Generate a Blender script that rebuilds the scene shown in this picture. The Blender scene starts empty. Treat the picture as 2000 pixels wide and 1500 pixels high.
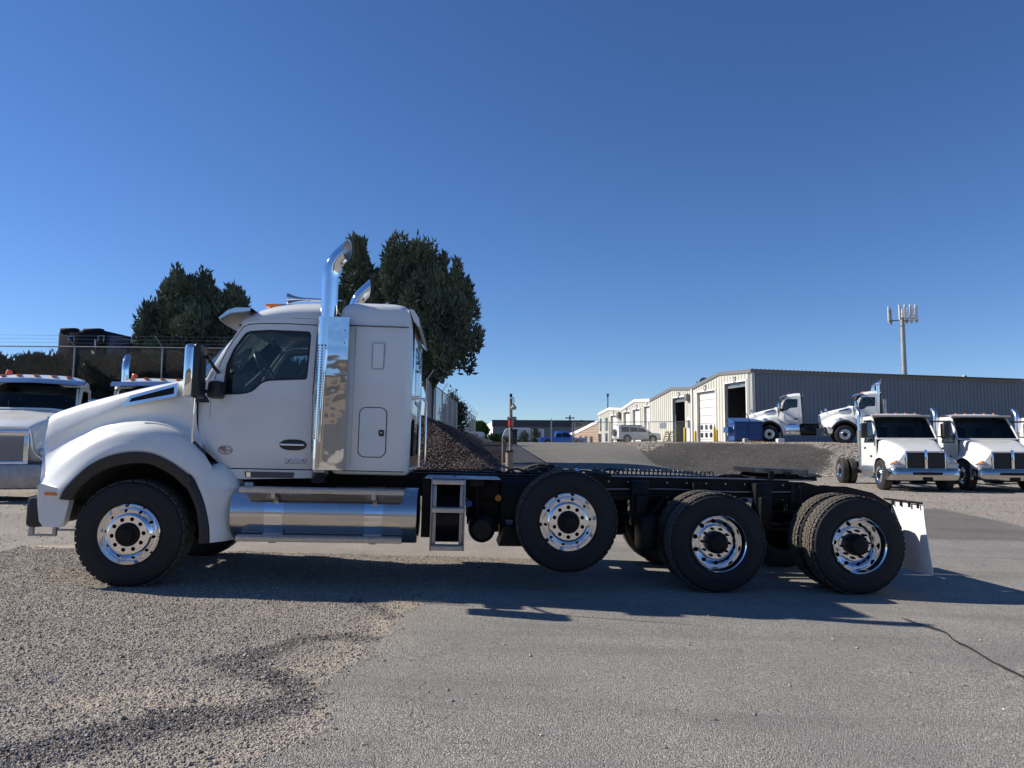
import bpy, bmesh, math, random
import numpy as np
from mathutils import Vector, Matrix
random.seed(7); RNG = np.random.default_rng(11)
PI = math.pi; R = math.radians
scene = bpy.context.scene
C = scene.collection

# ------------------------------------------------------------ camera, sky, sun
CAM_H = 1.472; FPX = 1444.0; PITCH = R(4.9); ROLL = 0.0056
cam_d = bpy.data.cameras.new('camera'); cam = bpy.data.objects.new('camera', cam_d); C.objects.link(cam)
cam_d.sensor_width = 36; cam_d.lens = 36 * FPX / 2000; cam_d.clip_start = 0.1; cam_d.clip_end = 6000
CAM_R = Matrix.Rotation(PI / 2 + PITCH, 3, 'X') @ Matrix.Rotation(ROLL, 3, 'Z')
cam.matrix_world = Matrix.Translation((0, 0, CAM_H)) @ CAM_R.to_4x4()
scene.camera = cam
SUN = Vector((-1.46, .31, 1.0)).normalized()
w = bpy.data.worlds.new('World'); scene.world = w; w.use_nodes = True
nt = w.node_tree; nt.nodes.clear()
sky = nt.nodes.new('ShaderNodeTexSky'); sky.sky_type = 'NISHITA'; sky.sun_disc = False
sky.sun_elevation = math.asin(SUN.z); sky.sun_rotation = math.atan2(SUN.x, SUN.y)
sky.altitude = 1500; sky.air_density = 1.0; sky.dust_density = 0.0; sky.ozone_density = 2.0
hs = nt.nodes.new('ShaderNodeHueSaturation'); hs.inputs['Saturation'].default_value = 1.0
bg = nt.nodes.new('ShaderNodeBackground'); bg.inputs['Strength'].default_value = 0.066
wo = nt.nodes.new('ShaderNodeOutputWorld')
hs.inputs['Saturation'].default_value = 1.12; tn = nt.nodes.new('ShaderNodeMix'); tn.data_type = 'RGBA'; tn.blend_type = 'MULTIPLY'; tn.inputs['Factor'].default_value = 1; tn.inputs['B'].default_value = (.89, 1.06, 1.38, 1)
nt.links.new(sky.outputs[0], hs.inputs['Color']); nt.links.new(hs.outputs[0], tn.inputs['A']); nt.links.new(tn.outputs['Result'], bg.inputs[0]); nt.links.new(bg.outputs[0], wo.inputs[0])
sl = bpy.data.lights.new('sun', 'SUN'); sl.energy = 5.0; sl.angle = R(0.53); sl.color = (1.0, .92, .80)
so = bpy.data.objects.new('sun', sl); C.objects.link(so)
so.rotation_euler = (-SUN).to_track_quat('-Z', 'Y').to_euler()
vs = scene.view_settings; scene.display_settings.display_device = 'sRGB'
vs.view_transform = 'Standard'; vs.look = 'None'; vs.gamma = 1; vs.use_curve_mapping = False; vs.exposure = 0.45
cy = scene.cycles; cy.max_bounces = 7; cy.glossy_bounces = 4; cy.transparent_max_bounces = 12; cy.diffuse_bounces = 3
cy.use_denoising = True; cy.caustics_reflective = False; cy.caustics_refractive = False

# ------------------------------------------------------------ measuring helpers
def ray(px, py): return CAM_R @ Vector(((px - 1000) / FPX, -(py - 750) / FPX, -1))
def P(px, py, Y):                       # the point at distance Y in front of the camera
    d = ray(px, py); t = Y / d.y
    return Vector((d.x * t, Y, CAM_H + d.z * t))
TA = R(4.3); TS = 0.01893; TD = 7.72
TM = Matrix.Rotation(TA, 3, 'Z') @ Matrix.Rotation(TS, 3, 'Y'); TMI = TM.transposed()
def T(px, py, y):                       # truck coordinates (x back, y inboard, z up)
    d = TMI @ ray(px, py); o = TMI @ Vector((0, -TD, CAM_H))
    t = (y - o.y) / d.y; q = o + d * t
    return (q.x, y, q.z)
def TT(pts, y=None): return [T(*(p if len(p) == 3 else (*p, y))) for p in pts]
def smooth(a, b, x): t = np.clip((x - a) / (b - a), 0, 1); return t * t * (3 - 2 * t)

# ------------------------------------------------------------ materials
MATS = {}
def mat(name, col, rough=.5, metal=0., coat=0., spec=.5, noise=0., nscale=8., bump=0., bscale=60., rvar=0., stretch=None, detail=4, alpha=None, emit=None, dark=None):
    if name in MATS: return MATS[name]
    m = bpy.data.materials.new(name); m.use_nodes = True; MATS[name] = m
    n = m.node_tree; b = n.nodes['Principled BSDF']
    b.inputs['Base Color'].default_value = (*col, 1); b.inputs['Roughness'].default_value = rough
    b.inputs['Metallic'].default_value = metal; b.inputs['Coat Weight'].default_value = coat; b.inputs['Coat Roughness'].default_value = .06
    b.inputs['Specular IOR Level'].default_value = spec
    if emit: b.inputs['Emission Color'].default_value = (*emit[0], 1); b.inputs['Emission Strength'].default_value = emit[1]
    if noise or bump or rvar:
        tc = n.nodes.new('ShaderNodeTexCoord'); mp = n.nodes.new('ShaderNodeMapping')
        if stretch: mp.inputs['Scale'].default_value = stretch
        n.links.new(tc.outputs['Object'], mp.inputs[0])
    if noise or rvar:
        nz = n.nodes.new('ShaderNodeTexNoise'); nz.inputs['Scale'].default_value = nscale; nz.inputs['Detail'].default_value = detail
        n.links.new(mp.outputs[0], nz.inputs[0])
    if noise:
        cr = n.nodes.new('ShaderNodeMix'); cr.data_type = 'RGBA'
        d = dark or tuple(c * (1 - noise) for c in col); l = tuple(min(1, c * (1 + noise * .6)) for c in col)
        cr.inputs['A'].default_value = (*d, 1); cr.inputs['B'].default_value = (*l, 1)
        mr = n.nodes.new('ShaderNodeMapRange'); mr.inputs[1].default_value = .3; mr.inputs[2].default_value = .7
        n.links.new(nz.outputs[0], mr.inputs[0]); n.links.new(mr.outputs[0], cr.inputs['Factor']); n.links.new(cr.outputs['Result'], b.inputs['Base Color'])
    if rvar:
        mr = n.nodes.new('ShaderNodeMapRange'); mr.inputs[1].default_value = .3; mr.inputs[2].default_value = .7
        mr.inputs[3].default_value = max(0, rough - rvar); mr.inputs[4].default_value = rough + rvar
        n.links.new(nz.outputs[0], mr.inputs[0]); n.links.new(mr.outputs[0], b.inputs['Roughness'])
    if bump:
        nb = n.nodes.new('ShaderNodeTexNoise'); nb.inputs['Scale'].default_value = bscale; nb.inputs['Detail'].default_value = 3
        n.links.new(mp.outputs[0], nb.inputs[0])
        bp = n.nodes.new('ShaderNodeBump'); bp.inputs['Strength'].default_value = 1; bp.inputs['Distance'].default_value = bump
        n.links.new(nb.outputs[0], bp.inputs['Height']); n.links.new(bp.outputs[0], b.inputs['Normal'])
    return m
def glass(name, tint, rough=.0, refl=1.45):
    if name in MATS: return MATS[name]
    m = bpy.data.materials.new(name); m.use_nodes = True; MATS[name] = m; n = m.node_tree; n.nodes.clear()
    tr = n.nodes.new('ShaderNodeBsdfTransparent'); tr.inputs[0].default_value = (*tint, 1)
    gl = n.nodes.new('ShaderNodeBsdfGlossy'); gl.inputs['Roughness'].default_value = rough
    fr = n.nodes.new('ShaderNodeFresnel'); fr.inputs[0].default_value = refl
    mx = n.nodes.new('ShaderNodeMixShader'); o = n.nodes.new('ShaderNodeOutputMaterial')
    n.links.new(fr.outputs[0], mx.inputs[0]); n.links.new(tr.outputs[0], mx.inputs[1]); n.links.new(gl.outputs[0], mx.inputs[2]); n.links.new(mx.outputs[0], o.inputs[0])
    return m
M_WHITE = mat('white_paint', (.81, .83, .80), .32, coat=.7, noise=.035, nscale=2.5, rvar=.06)
M_WHITE2 = mat('yard_truck_white_paint', (.66, .665, .65), .35, coat=.5, noise=.04, nscale=3)
M_CHROME = mat('chrome', (.86, .87, .88), .04, 1, bump=.0012, bscale=3.5)
M_SATIN = mat('satin_chrome', (.80, .81, .82), .22, 1, noise=.1, nscale=5)
M_LETTER = mat('raised_rubber_letters', (.035, .035, .037), .6)
M_WAVY = mat('wavy_stainless', (.80, .82, .83), .05, 1, bump=.022, bscale=1.6)
M_ALU = mat('polished_aluminium', (.84, .84, .85), .09, 1, rvar=.04, nscale=14)
M_BRUSH = mat('brushed_tank_aluminium', (.64, .62, .59), .21, 1, rvar=.05, nscale=4, stretch=(9, .2, .2))
M_BAND = mat('strap_stainless', (.80, .81, .82), .10, 1, bump=.0015, bscale=9)
M_STEEL = mat('dull_steel', (.42, .42, .42), .42, 1, noise=.2)
M_TREAD = mat('step_aluminium', (.55, .53, .50), .38, 1, noise=.15, nscale=30)
M_BLACK = mat('black_chassis_paint', (.005, .0055, .007), .45, spec=.25, noise=.3)
M_GLOSSBLK = mat('glossy_black_tank', (.006, .007, .010), .3, spec=.25)
M_TRIM = mat('black_moulded_plastic', (.022, .022, .024), .42, rvar=.08, nscale=20)
M_DARK = mat('dark_cavity', (.006, .006, .007), .9)
M_TYRE = mat('tyre_rubber', (.010, .0105, .012), .7, noise=.25, nscale=18, bump=.001, bscale=90)
M_TREADR = mat('tyre_tread_rubber', (.085, .075, .063), .85, noise=.35, nscale=40, bump=.001, bscale=120)
M_GASKET = mat('window_gasket', (.008, .008, .009), .35)
M_GLASS = glass('cab_glass', (.60, .68, .68), refl=1.5)
M_WSGLASS = glass('windshield_glass', (.36, .42, .42), refl=1.5)
M_INT = mat('cab_interior_grey', (.10, .095, .085), .75)
M_INTL = mat('cab_interior_beige', (.22, .20, .165), .7)
M_SEAT = mat('seat_cloth', (.06, .062, .065), .85, noise=.2)
M_AMBER = mat('amber_lens', (.85, .22, .02), .2, coat=.6, noise=.15, nscale=60)
M_RED = mat('red_lens', (.55, .03, .02), .25, coat=.5)
M_LENS = mat('headlight_lens', (.55, .58, .62), .08, .6, coat=1, noise=.35, nscale=20)
M_PLATE = mat('diamond_plate', (.40, .48, .58), .3, 1, bump=.006, bscale=90)
M_FLAP = mat('white_poly_flap', (.80, .80, .79), .45, noise=.05, nscale=6)
M_BLUETAG = mat('blue_plastic_tag', (.03, .12, .55), .4)
M_ORTAG = mat('orange_plastic_tag', (.85, .30, .03), .4)
M_GREYLBL = mat('grey_label', (.32, .32, .32), .6)
M_PERF = mat('grille_mesh_metal', (.30, .30, .31), .35, 1)

# ------------------------------------------------------------ mesh helpers
class MB:
    def __init__(s): s.v = []; s.f = []
    def add(s, vs, fs):
        o = len(s.v); s.v += [tuple(v) for v in vs]; s.f += [tuple(i + o for i in f) for f in fs]; return s
    def box(s, lo, hi, M=None):
        x0, y0, z0 = lo; x1, y1, z1 = hi
        v = [(x0,y0,z0),(x1,y0,z0),(x1,y1,z0),(x0,y1,z0),(x0,y0,z1),(x1,y0,z1),(x1,y1,z1),(x0,y1,z1)]
        if M is not None: v = [M @ Vector(p) for p in v]
        return s.add(v, [(0,3,2,1),(4,5,6,7),(0,1,5,4),(1,2,6,5),(2,3,7,6),(3,0,4,7)])
    def rbox(s, lo, hi, r=.01, seg=2, M=None):
        bm = bmesh.new(); bmesh.ops.create_cube(bm, size=1)
        c = [(a + b) / 2 for a, b in zip(lo, hi)]; d = [b - a for a, b in zip(lo, hi)]
        for v in bm.verts: v.co = Vector((v.co.x * d[0] + c[0], v.co.y * d[1] + c[1], v.co.z * d[2] + c[2]))
        r = min(r, min(abs(q) for q in d) * .49)
        bmesh.ops.bevel(bm, geom=list(bm.edges), offset=r, segments=seg, profile=.5, affect='EDGES')
        if M is not None: bm.transform(M if len(M) == 4 else M.to_4x4())
        bm.verts.index_update()
        s.add([v.co.copy() for v in bm.verts], [[v.index for v in f.verts] for f in bm.faces]); bm.free(); return s
    def prism(s, pts, axis, a, b):      # pts: 2D outline; axis: extruded axis
        n = len(pts)
        def q(p, t):
            return {'x': (t, p[0], p[1]), 'y': (p[0], t, p[1]), 'z': (p[0], p[1], t)}[axis]
        v = [q(p, a) for p in pts] + [q(p, b) for p in pts]
        f = [tuple(range(n)), tuple(range(2 * n - 1, n - 1, -1))] + [(i, i + n, (i + 1) % n + n, (i + 1) % n) for i in range(n)]
        return s.add(v, f)
    def tube(s, path, r, n=8, cap=True, closed=False):
        path = [Vector(p) for p in path]; k = len(path); rs = r if hasattr(r, '__len__') else [r] * k
        rings = []; up = None
        for i, p in enumerate(path):
            a = path[(i - 1) % k] if (closed or i > 0) else p; b = path[(i + 1) % k] if (closed or i < k - 1) else p
            t = (b - a).normalized()
            if up is None: up = t.orthogonal().normalized()
            up = (up - t * up.dot(t)); up = up.normalized() if up.length > 1e-6 else t.orthogonal().normalized()
            sd = t.cross(up)
            rings.append([p + (up * math.cos(2 * PI * j / n) + sd * math.sin(2 * PI * j / n)) * rs[i] for j in range(n)])
        v = [q for rg in rings for q in rg]; f = []
        for i in range(k if closed else k - 1):
            for j in range(n):
                a0 = i * n; b0 = ((i + 1) % k) * n
                f.append((a0 + j, a0 + (j + 1) % n, b0 + (j + 1) % n, b0 + j))
        if cap and not closed: f += [tuple(range(n - 1, -1, -1)), tuple(range((k - 1) * n, k * n))]
        return s.add(v, f)
    def cyl(s, a, b, r, n=16, r2=None): return s.tube([a, b], [r, r if r2 is None else r2], n)
    def lathe(s, prof, n=32, axis='y', c=(0, 0, 0), closed=False):   # prof: (r, t)
        v = []; f = []; k = len(prof)
        for r, t in prof:
            for j in range(n):
                a = 2 * PI * j / n; x, z = r * math.cos(a), r * math.sin(a)
                v.append({'y': (c[0] + x, c[1] + t, c[2] + z), 'x': (c[0] + t, c[1] + x, c[2] + z), 'z': (c[0] + x, c[1] + z, c[2] + t)}[axis])
        for i in range(k if closed else k - 1):
            for j in range(n):
                a0 = i * n; b0 = ((i + 1) % k) * n
                f.append((a0 + j, a0 + (j + 1) % n, b0 + (j + 1) % n, b0 + j))
        return s.add(v, f)
    def grid(s, rows):                  # rows: list of equal-length point lists
        k = len(rows[0]); v = [p for r in rows for p in r]
        return s.add(v, [(i * k + j, i * k + j + 1, (i + 1) * k + j + 1, (i + 1) * k + j) for i in range(len(rows) - 1) for j in range(k - 1)])
    def sphere(s, c, r, n=10, m=6, sc=(1, 1, 1)):
        v = []; f = []
        for i in range(m + 1):
            t = PI * i / m
            for j in range(n):
                a = 2 * PI * j / n; v.append((c[0] + r * sc[0] * math.sin(t) * math.cos(a), c[1] + r * sc[1] * math.sin(t) * math.sin(a), c[2] + r * sc[2] * math.cos(t)))
        for i in range(m):
            for j in range(n): f.append((i * n + j, (i + 1) * n + j, (i + 1) * n + (j + 1) % n, i * n + (j + 1) % n))
        return s.add(v, f)
    def mirror(s, c=1.22):              # add the mirror image about y = c
        o = len(s.v); s.v += [(p[0], 2 * c - p[1], p[2]) for p in s.v]; s.f += [tuple(reversed([i + o for i in f])) for f in list(s.f)]
        return s
    def mesh(s, name, m, sharp=35, clean=True, recalc=True):
        me = bpy.data.meshes.new(name); bm = bmesh.new()
        vs = [bm.verts.new(v) for v in s.v]
        for f in s.f:
            try: bm.faces.new([vs[i] for i in f])
            except ValueError: pass
        if clean:
            bmesh.ops.remove_doubles(bm, verts=bm.verts, dist=2e-5)
            bmesh.ops.dissolve_degenerate(bm, edges=bm.edges, dist=1e-6)
        if recalc: bmesh.ops.recalc_face_normals(bm, faces=bm.faces)
        bm.to_mesh(me); bm.free()
        if sharp is None: me.shade_flat()
        else: me.shade_smooth(); me.set_sharp_from_angle(angle=R(sharp))
        me.materials.append(m); return me
    def obj(s, name, m, parent=None, sharp=35, **k):
        return put(name, s.mesh(name, m, sharp, **k), parent)
def put(name, me, parent=None, loc=None, rot=None):
    o = bpy.data.objects.new(name, me); C.objects.link(o)
    if parent is not None: o.parent = parent
    if loc is not None: o.location = loc
    if rot is not None: o.rotation_euler = rot
    return o
def tag(o, label, cat, group=None):
    o['label'] = label; o['category'] = cat
    if group: o['group'] = group
    elif 'group' in o: del o['group']
    return o
def struct(o): o['kind'] = 'structure'; return o
def stuff(o): o['kind'] = 'stuff'; return o
def thing(name, label, cat, loc=(0, 0, 0), rz=0, group=None):
    o = bpy.data.objects.new(name, None); C.objects.link(o); o.location = loc; o.rotation_euler = (0, 0, rz); o.empty_display_size = .2
    return tag(o, label, cat, group)
def copy_tree(o, parent=None, skip=()):
    c = o.copy(); C.objects.link(c)
    if parent is not None: c.parent = parent
    for ch in KIDS(o):
        if ch.name.split('.')[0] not in skip: copy_tree(ch, c, skip)
    return c
def KIDS(o): return [x for x in C.objects if x.parent == o]
def spl(pts, n):                        # smooth curve through points, n samples by chord length
    p = np.array(pts, float); d = np.r_[0, np.cumsum(np.linalg.norm(np.diff(p, axis=0), axis=1))]; d /= d[-1]
    u = np.linspace(0, 1, n); m = np.zeros_like(p)
    h = np.diff(d); s = np.diff(p, axis=0) / h[:, None]
    m[0] = s[0]; m[-1] = s[-1]; m[1:-1] = (s[:-1] * h[1:, None] + s[1:] * h[:-1, None]) / (h[:-1] + h[1:])[:, None]
    i = np.clip(np.searchsorted(d, u, 'right') - 1, 0, len(h) - 1); t = ((u - d[i]) / h[i])[:, None]; H = h[i][:, None]
    q = (2*t**3-3*t**2+1)*p[i] + (t**3-2*t**2+t)*H*m[i] + (-2*t**3+3*t**2)*p[i+1] + (t**3-t**2)*H*m[i+1]
    return [tuple(r) for r in q]
def fill2d(outline, holes=()):          # triangulated flat region with holes -> (verts2d, tris)
    from mathutils.geometry import delaunay_2d_cdt
    vs = []; es = []
    for k, lp in enumerate([outline] + list(holes)):
        o = len(vs); n = len(lp); vs += [Vector(p) for p in lp]; es += [(o + i, o + (i + 1) % n) for i in range(n)]
    v, e, f, _, _, _ = delaunay_2d_cdt(vs, es, [], 0, 1e-6)
    def inside(p, lp):
        c = False; n = len(lp)
        for i in range(n):
            a = lp[i]; b = lp[(i + 1) % n]
            if (a[1] > p[1]) != (b[1] > p[1]) and p[0] < (b[0] - a[0]) * (p[1] - a[1]) / (b[1] - a[1]) + a[0]: c = not c
        return c
    keep = []
    for t in f:
        c = sum((v[i] for i in t), Vector((0, 0))) / len(t)
        if inside(c, outline) and not any(inside(c, h) for h in holes): keep.append(tuple(t))
    return [tuple(p) for p in v], keep
def skin(outline, holes, fy, th, cuts=.12):   # panel in the x-z plane, wrapped on y = fy(x, z), th thick
    v2, tr = fill2d(outline, holes)
    bm = bmesh.new(); vv = [bm.verts.new((p[0], 0, p[1])) for p in v2]
    for t in tr:
        try: bm.faces.new([vv[i] for i in t])
        except ValueError: pass
    xs = [p[0] for p in outline]; zs = [p[1] for p in outline]
    for ax, a, b in ((0, min(xs), max(xs)), (2, min(zs), max(zs))):
        k = max(1, int((b - a) / cuts))
        for i in range(1, k):
            co = [0, 0, 0]; no = [0, 0, 0]; co[ax] = a + (b - a) * i / k; no[ax] = 1
            bmesh.ops.bisect_plane(bm, geom=bm.verts[:] + bm.edges[:] + bm.faces[:], dist=1e-5, plane_co=co, plane_no=no)
    bm.verts.index_update(); bm.edges.ensure_lookup_table()
    v = [(q.co.x, fy(q.co.x, q.co.z), q.co.z) for q in bm.verts]; n = len(v)
    f = [[q.index for q in fc.verts] for fc in bm.faces]; be = [(e.verts[0].index, e.verts[1].index) for e in bm.edges if len(e.link_faces) == 1]
    bm.free()
    m = MB(); m.add(v + [(p[0], p[1] + th, p[2]) for p in v], [tuple(q) for q in f] + [tuple(i + n for i in reversed(q)) for q in f] + [(a, b, b + n, a + n) for a, b in be])
    return m
def inset(poly, d):                     # shrink a 2D outline
    n = len(poly); A = sum(poly[i][0] * poly[(i + 1) % n][1] - poly[(i + 1) % n][0] * poly[i][1] for i in range(n)); sg = 1 if A > 0 else -1; out = []
    for i in range(n):
        a = Vector(poly[i - 1]); b = Vector(poly[i]); c = Vector(poly[(i + 1) % n])
        e1 = (b - a).normalized(); e2 = (c - b).normalized(); n1 = Vector((-e1.y, e1.x)) * sg; n2 = Vector((-e2.y, e2.x)) * sg
        m = (n1 + n2); m = m / max(.3, m.length_squared) * 2 if m.length > 1e-6 else n1
        out.append(tuple(b + m * d))
    return out
def roundrect(x0, z0, x1, z1, r, k=5):
    o = []
    for cx, cz, a in ((x1 - r, z1 - r, 0), (x0 + r, z1 - r, 90), (x0 + r, z0 + r, 180), (x1 - r, z0 + r, 270)):
        o += [(cx + r * math.cos(R(a + 90 * i / k)), cz + r * math.sin(R(a + 90 * i / k))) for i in range(k + 1)]
    return o
def text_mesh(txt, size, depth=.004, shear=0., bold=0.):   # letters in the x-z plane, centred, facing -y
    cu = bpy.data.curves.new('lettering', 'FONT'); cu.body = txt; cu.size = size; cu.extrude = depth / 2; cu.shear = shear
    cu.align_x = 'CENTER'; cu.align_y = 'CENTER'; cu.offset = bold; cu.resolution_u = 2
    ob = bpy.data.objects.new('lettering', cu); C.objects.link(ob)
    me = ob.to_mesh(); v = [(q.co.x, -q.co.z, q.co.y) for q in me.vertices]; f = [tuple(p.vertices) for p in me.polygons]
    ob.to_mesh_clear(); bpy.data.objects.remove(ob); bpy.data.curves.remove(cu)
    return MB().add(v, f)
# ------------------------------------------------------------ wheels (axle along y, y = 0 the outer lip plane, +y inboard)
def hole_ring(mb, N, r0, r1, rc, rh, prof, phase=0., depth=.02):
    k = 4; da = PI / N
    for s_ in range(N):
        tc = phase + 2 * PI * s_ / N; outer = []
        for i in range(k): outer.append((r0, tc - da + 2 * da * i / k))
        for i in range(k): outer.append((r0 + (r1 - r0) * i / k, tc + da))
        for i in range(k): outer.append((r1, tc + da - 2 * da * i / k))
        for i in range(k): outer.append((r1 - (r1 - r0) * i / k, tc - da))
        n = len(outer); cx, cz = rc * math.cos(tc), rc * math.sin(tc); rings = [[], [], [], []]
        for r, a in outer:
            x, z = r * math.cos(a), r * math.sin(a); dx, dz = x - cx, z - cz; L = math.hypot(dx, dz)
            hx, hz = cx + dx / L * rh, cz + dz / L * rh
            for q, t in enumerate((0, .6, 1)):
                X, Z = x + (hx - x) * t, z + (hz - z) * t; rings[q].append((X, prof(math.hypot(X, Z)), Z))
            rings[3].append((hx, prof(math.hypot(hx, hz)) + depth, hz))
        for q in range(3):
            mb.add(rings[q] + rings[q + 1], [(i, (i + 1) % n, n + (i + 1) % n, n + i) for i in range(n)])
def make_tyre(Rr, W, t0=0.0, n=96):
    h = Rr - .292
    f = [(.292, .035), (.300, .018), (.292 + h * .18, .006), (.292 + h * .3, .001), (.292 + h * .33, -.002), (.292 + h * .36, .001), (.292 + h * .55, -.001), (.292 + h * .7, .004), (.292 + h * .8, .010), (.292 + h * .82, .0075), (.292 + h * .88, .02), (.292 + h * .945, .042)]
    pr = f + [(r, W - t) for r, t in reversed(f)]
    return MB().lathe([(r, t + t0) for r, t in pr], n)
def make_tread(Rr, W, t0=0.0, n=54, ribs=5):
    mb = MB(); h = Rr - .292; rb = .292 + h * .93; a0 = .03; w_ = (W - 2 * a0) / ribs
    for k in range(ribs):
        y0 = t0 + a0 + w_ * k + (.004 if k else -.004); y1 = t0 + a0 + w_ * (k + 1) - (.004 if k < ribs - 1 else -.004)
        edge = k in (0, ribs - 1); rr = Rr - (.006 if edge else 0)
        for i in range(n):
            sk = .25 * 2 * PI / n * (1 if i % 2 else -1) * .3
            b = 2 * PI * (i + .5 * (k % 2)) / n; g = .17 if edge else .10
            a, c = b + g * 2 * PI / n, b + (1 - g * .3) * 2 * PI / n
            m = (a + c) / 2; v = []
            for yy, off in ((y0, -sk), (y1, sk)):
                for ang in (a, m, c):
                    for r_ in (rb, rr): v.append((r_ * math.cos(ang + off), yy, r_ * math.sin(ang + off)))
            mb.add(v, [(1, 3, 9, 7), (3, 5, 11, 9), (0, 1, 7, 6), (4, 10, 11, 5), (0, 2, 3, 1), (2, 4, 5, 3), (6, 7, 9, 8), (8, 9, 11, 10)])
    return mb
def arc_text(txt, size, rad, ang, y, fit=None):
    mb = text_mesh(txt, size, .003); v = []
    for p in mb.v:
        a = ang - p[0] / rad; r = rad + p[2]; v.append((r * math.cos(a), y + p[1] * .9, r * math.sin(a)))
    out = MB(); out.v = v; out.f = mb.f; return out
def steer_prof(r):      # bulging face of a steer wheel
    if r < .185: return -.018
    return -.018 + smooth(.185, .262, r) * .062
def drive_prof(r):
    if r < .178: return .115
    return .115 + smooth(.178, .255, r) * .035
WM = {}
def wheel_meshes():
    m = MB().lathe([(.286, .055), (.298, .03), (.303, .006), (.297, -.002), (.291, .006), (.284, .018), (.272, .028), (.266, .040), (.262, .044)], 72)
    hole_ring(m, 10, .205, .262, .235, .0165, steer_prof, 0.1, .03)
    m.lathe([(.205, float(steer_prof(.205))), (.195, float(steer_prof(.195))), (.185, -.018)], 80)
    hole_ring(m, 10, .118, .185, .153, .0205, steer_prof, .3, .03); m.lathe([(.118, -.018), (.118, .02)], 40)
    WM['rim_steer'] = m.mesh('rim', M_ALU, 40)
    m = MB().lathe([(.118, 0), (.117, -.03), (.108, -.045), (.090, -.05), (.075, -.048), (.070, -.062), (.052, -.068), (.0, -.069)], 40)
    for k in range(6): m.cyl((.085 * math.cos(k * PI / 3), -.046, .085 * math.sin(k * PI / 3)), (.085 * math.cos(k * PI / 3), -.056, .085 * math.sin(k * PI / 3)), .007, 6)
    m.lathe([(0, .09), (.25, .09)], 32); m.lathe([(.25, .09), (.265, .16)], 32)
    WM['hub_steer'] = m.mesh('wheel', M_BLACK, 40)
    m = MB().lathe([(.286, .055), (.298, .03), (.303, .004), (.298, -.004), (.291, .004), (.284, .012), (.279, .03), (.268, .045), (.262, .06), (.260, .12), (.257, .145), (.255, .15)], 72)
    hole_ring(m, 10, .185, .255, .220, .024, drive_prof, 0.1, .03)
    m.lathe([(.185, float(drive_prof(.185))), (.181, .113), (.178, .107), (.172, .105)], 80)
    hole_ring(m, 10, .118, .172, .146, .0165, lambda r: .105, .3, .03); m.lathe([(.118, .105), (.118, .15)], 40)
    WM['rim_drive'] = m.mesh('rim', M_ALU, 40)
    m = MB().lathe([(.118, .12), (.116, .05), (.112, .03), (.095, .022), (.092, -.002), (.084, -.014), (.060, -.02), (.0, -.022)], 40)
    for k in range(10):
        a = .3 + k * PI / 5; x, z = .146 * math.cos(a), .146 * math.sin(a)
        m.cyl((x, .13, z), (x, .075, z), .0135, 6); m.cyl((x, .08, z), (x, .055, z), .009, 6)
    for k in range(8):
        a = k * PI / 4; m.cyl((.104 * math.cos(a), .03, .104 * math.sin(a)), (.104 * math.cos(a), .012, .104 * math.sin(a)), .008, 6)
    m.lathe([(0, .2), (.26, .2)], 32); m.lathe([(.26, .2), (.26, .55)], 32)
    WM['hub_drive'] = m.mesh('wheel', M_BLACK, 40)
    WM['ty_steer'] = make_tyre(.535, .36, .0).mesh('tyre', M_TYRE, 30)
    WM['tr_steer'] = make_tread(.535, .36, .0, 50, 5).mesh('tread', M_TREADR, None)
    m = make_tyre(.528, .275, .0); WM['ty_drive'] = m.mesh('tyre', M_TYRE, 30)
    WM['ty_inner'] = make_tyre(.528, .275, .345).mesh('tyre', M_TYRE, 30)
    WM['tr_drive'] = make_tread(.528, .275, .0, 56, 5).mesh('tread', M_TREADR, None)
    WM['tr_inner'] = make_tread(.528, .275, .345, 56, 5).mesh('tread', M_TREADR, None)
    m = arc_text('385/65 R 22.5', .045, .435, R(100), -.006); WM['txt_steer'] = m.mesh('sidewall_lettering', M_LETTER, None)
    m = arc_text('MICHELIN', .06, .42, R(100), -.006)
    WM['txt_drive'] = m.mesh('sidewall_lettering', M_LETTER, None)
wheel_meshes()
def wheel(kind, root, x, y, z, turn=0., far=False, text=None, label=None):
    """kind steer or drive; far: the mirror wheel on the other side"""
    h = put('wheel', WM['hub_' + kind], root, (x, y, z), (0, turn, 0) if not far else (0, turn, PI))
    put('rim', WM['rim_' + kind], h); put('tyre', WM['ty_' + kind], h); put('tread', WM['tr_' + kind], h)
    if kind == 'drive': put('tyre', WM['ty_inner'], h); put('tread', WM['tr_inner'], h)
    if text is not None:
        t = put('sidewall_lettering', WM['txt_' + kind], h, None, (0, text, 0))
    if label: h['label'] = label
    return h
# ------------------------------------------------------------ the bonneted heavy truck: parts shared by the hero truck and the yard copies
YC = 1.22
def mirrored(mb): return mb.mirror(YC)
def flipped(mb): q = MB(); q.v = [(a, 2 * YC - b, c) for a, b, c in mb.v]; q.f = list(mb.f); return q
class Pair(list): pass
def pair(mb, name, m_, parent, *a, **k):   # the same part on both sides of the truck, each an object
    ps = parent if isinstance(parent, Pair) else (parent, parent); f = flipped(mb)
    return Pair([mb.obj(name, m_, ps[0], *a, **k), f.obj(name, m_, ps[1], *a, **k)])
def cab_y(x, z):                        # outer face of the cab side: slight tumblehome, narrowing to the front
    return .17 + .035 * max(0, (z - 1.75)) ** 1.5 + .10 * float(smooth(-2.9, -3.45, x)) + .05 * float(smooth(1.45, 1.15, z))
def sy(p): return (*T(p[0], p[1], .2),)
def xz(pts, y=.2): return [(q[0], q[2]) for q in TT(pts, y)]
NU = 30
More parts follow.
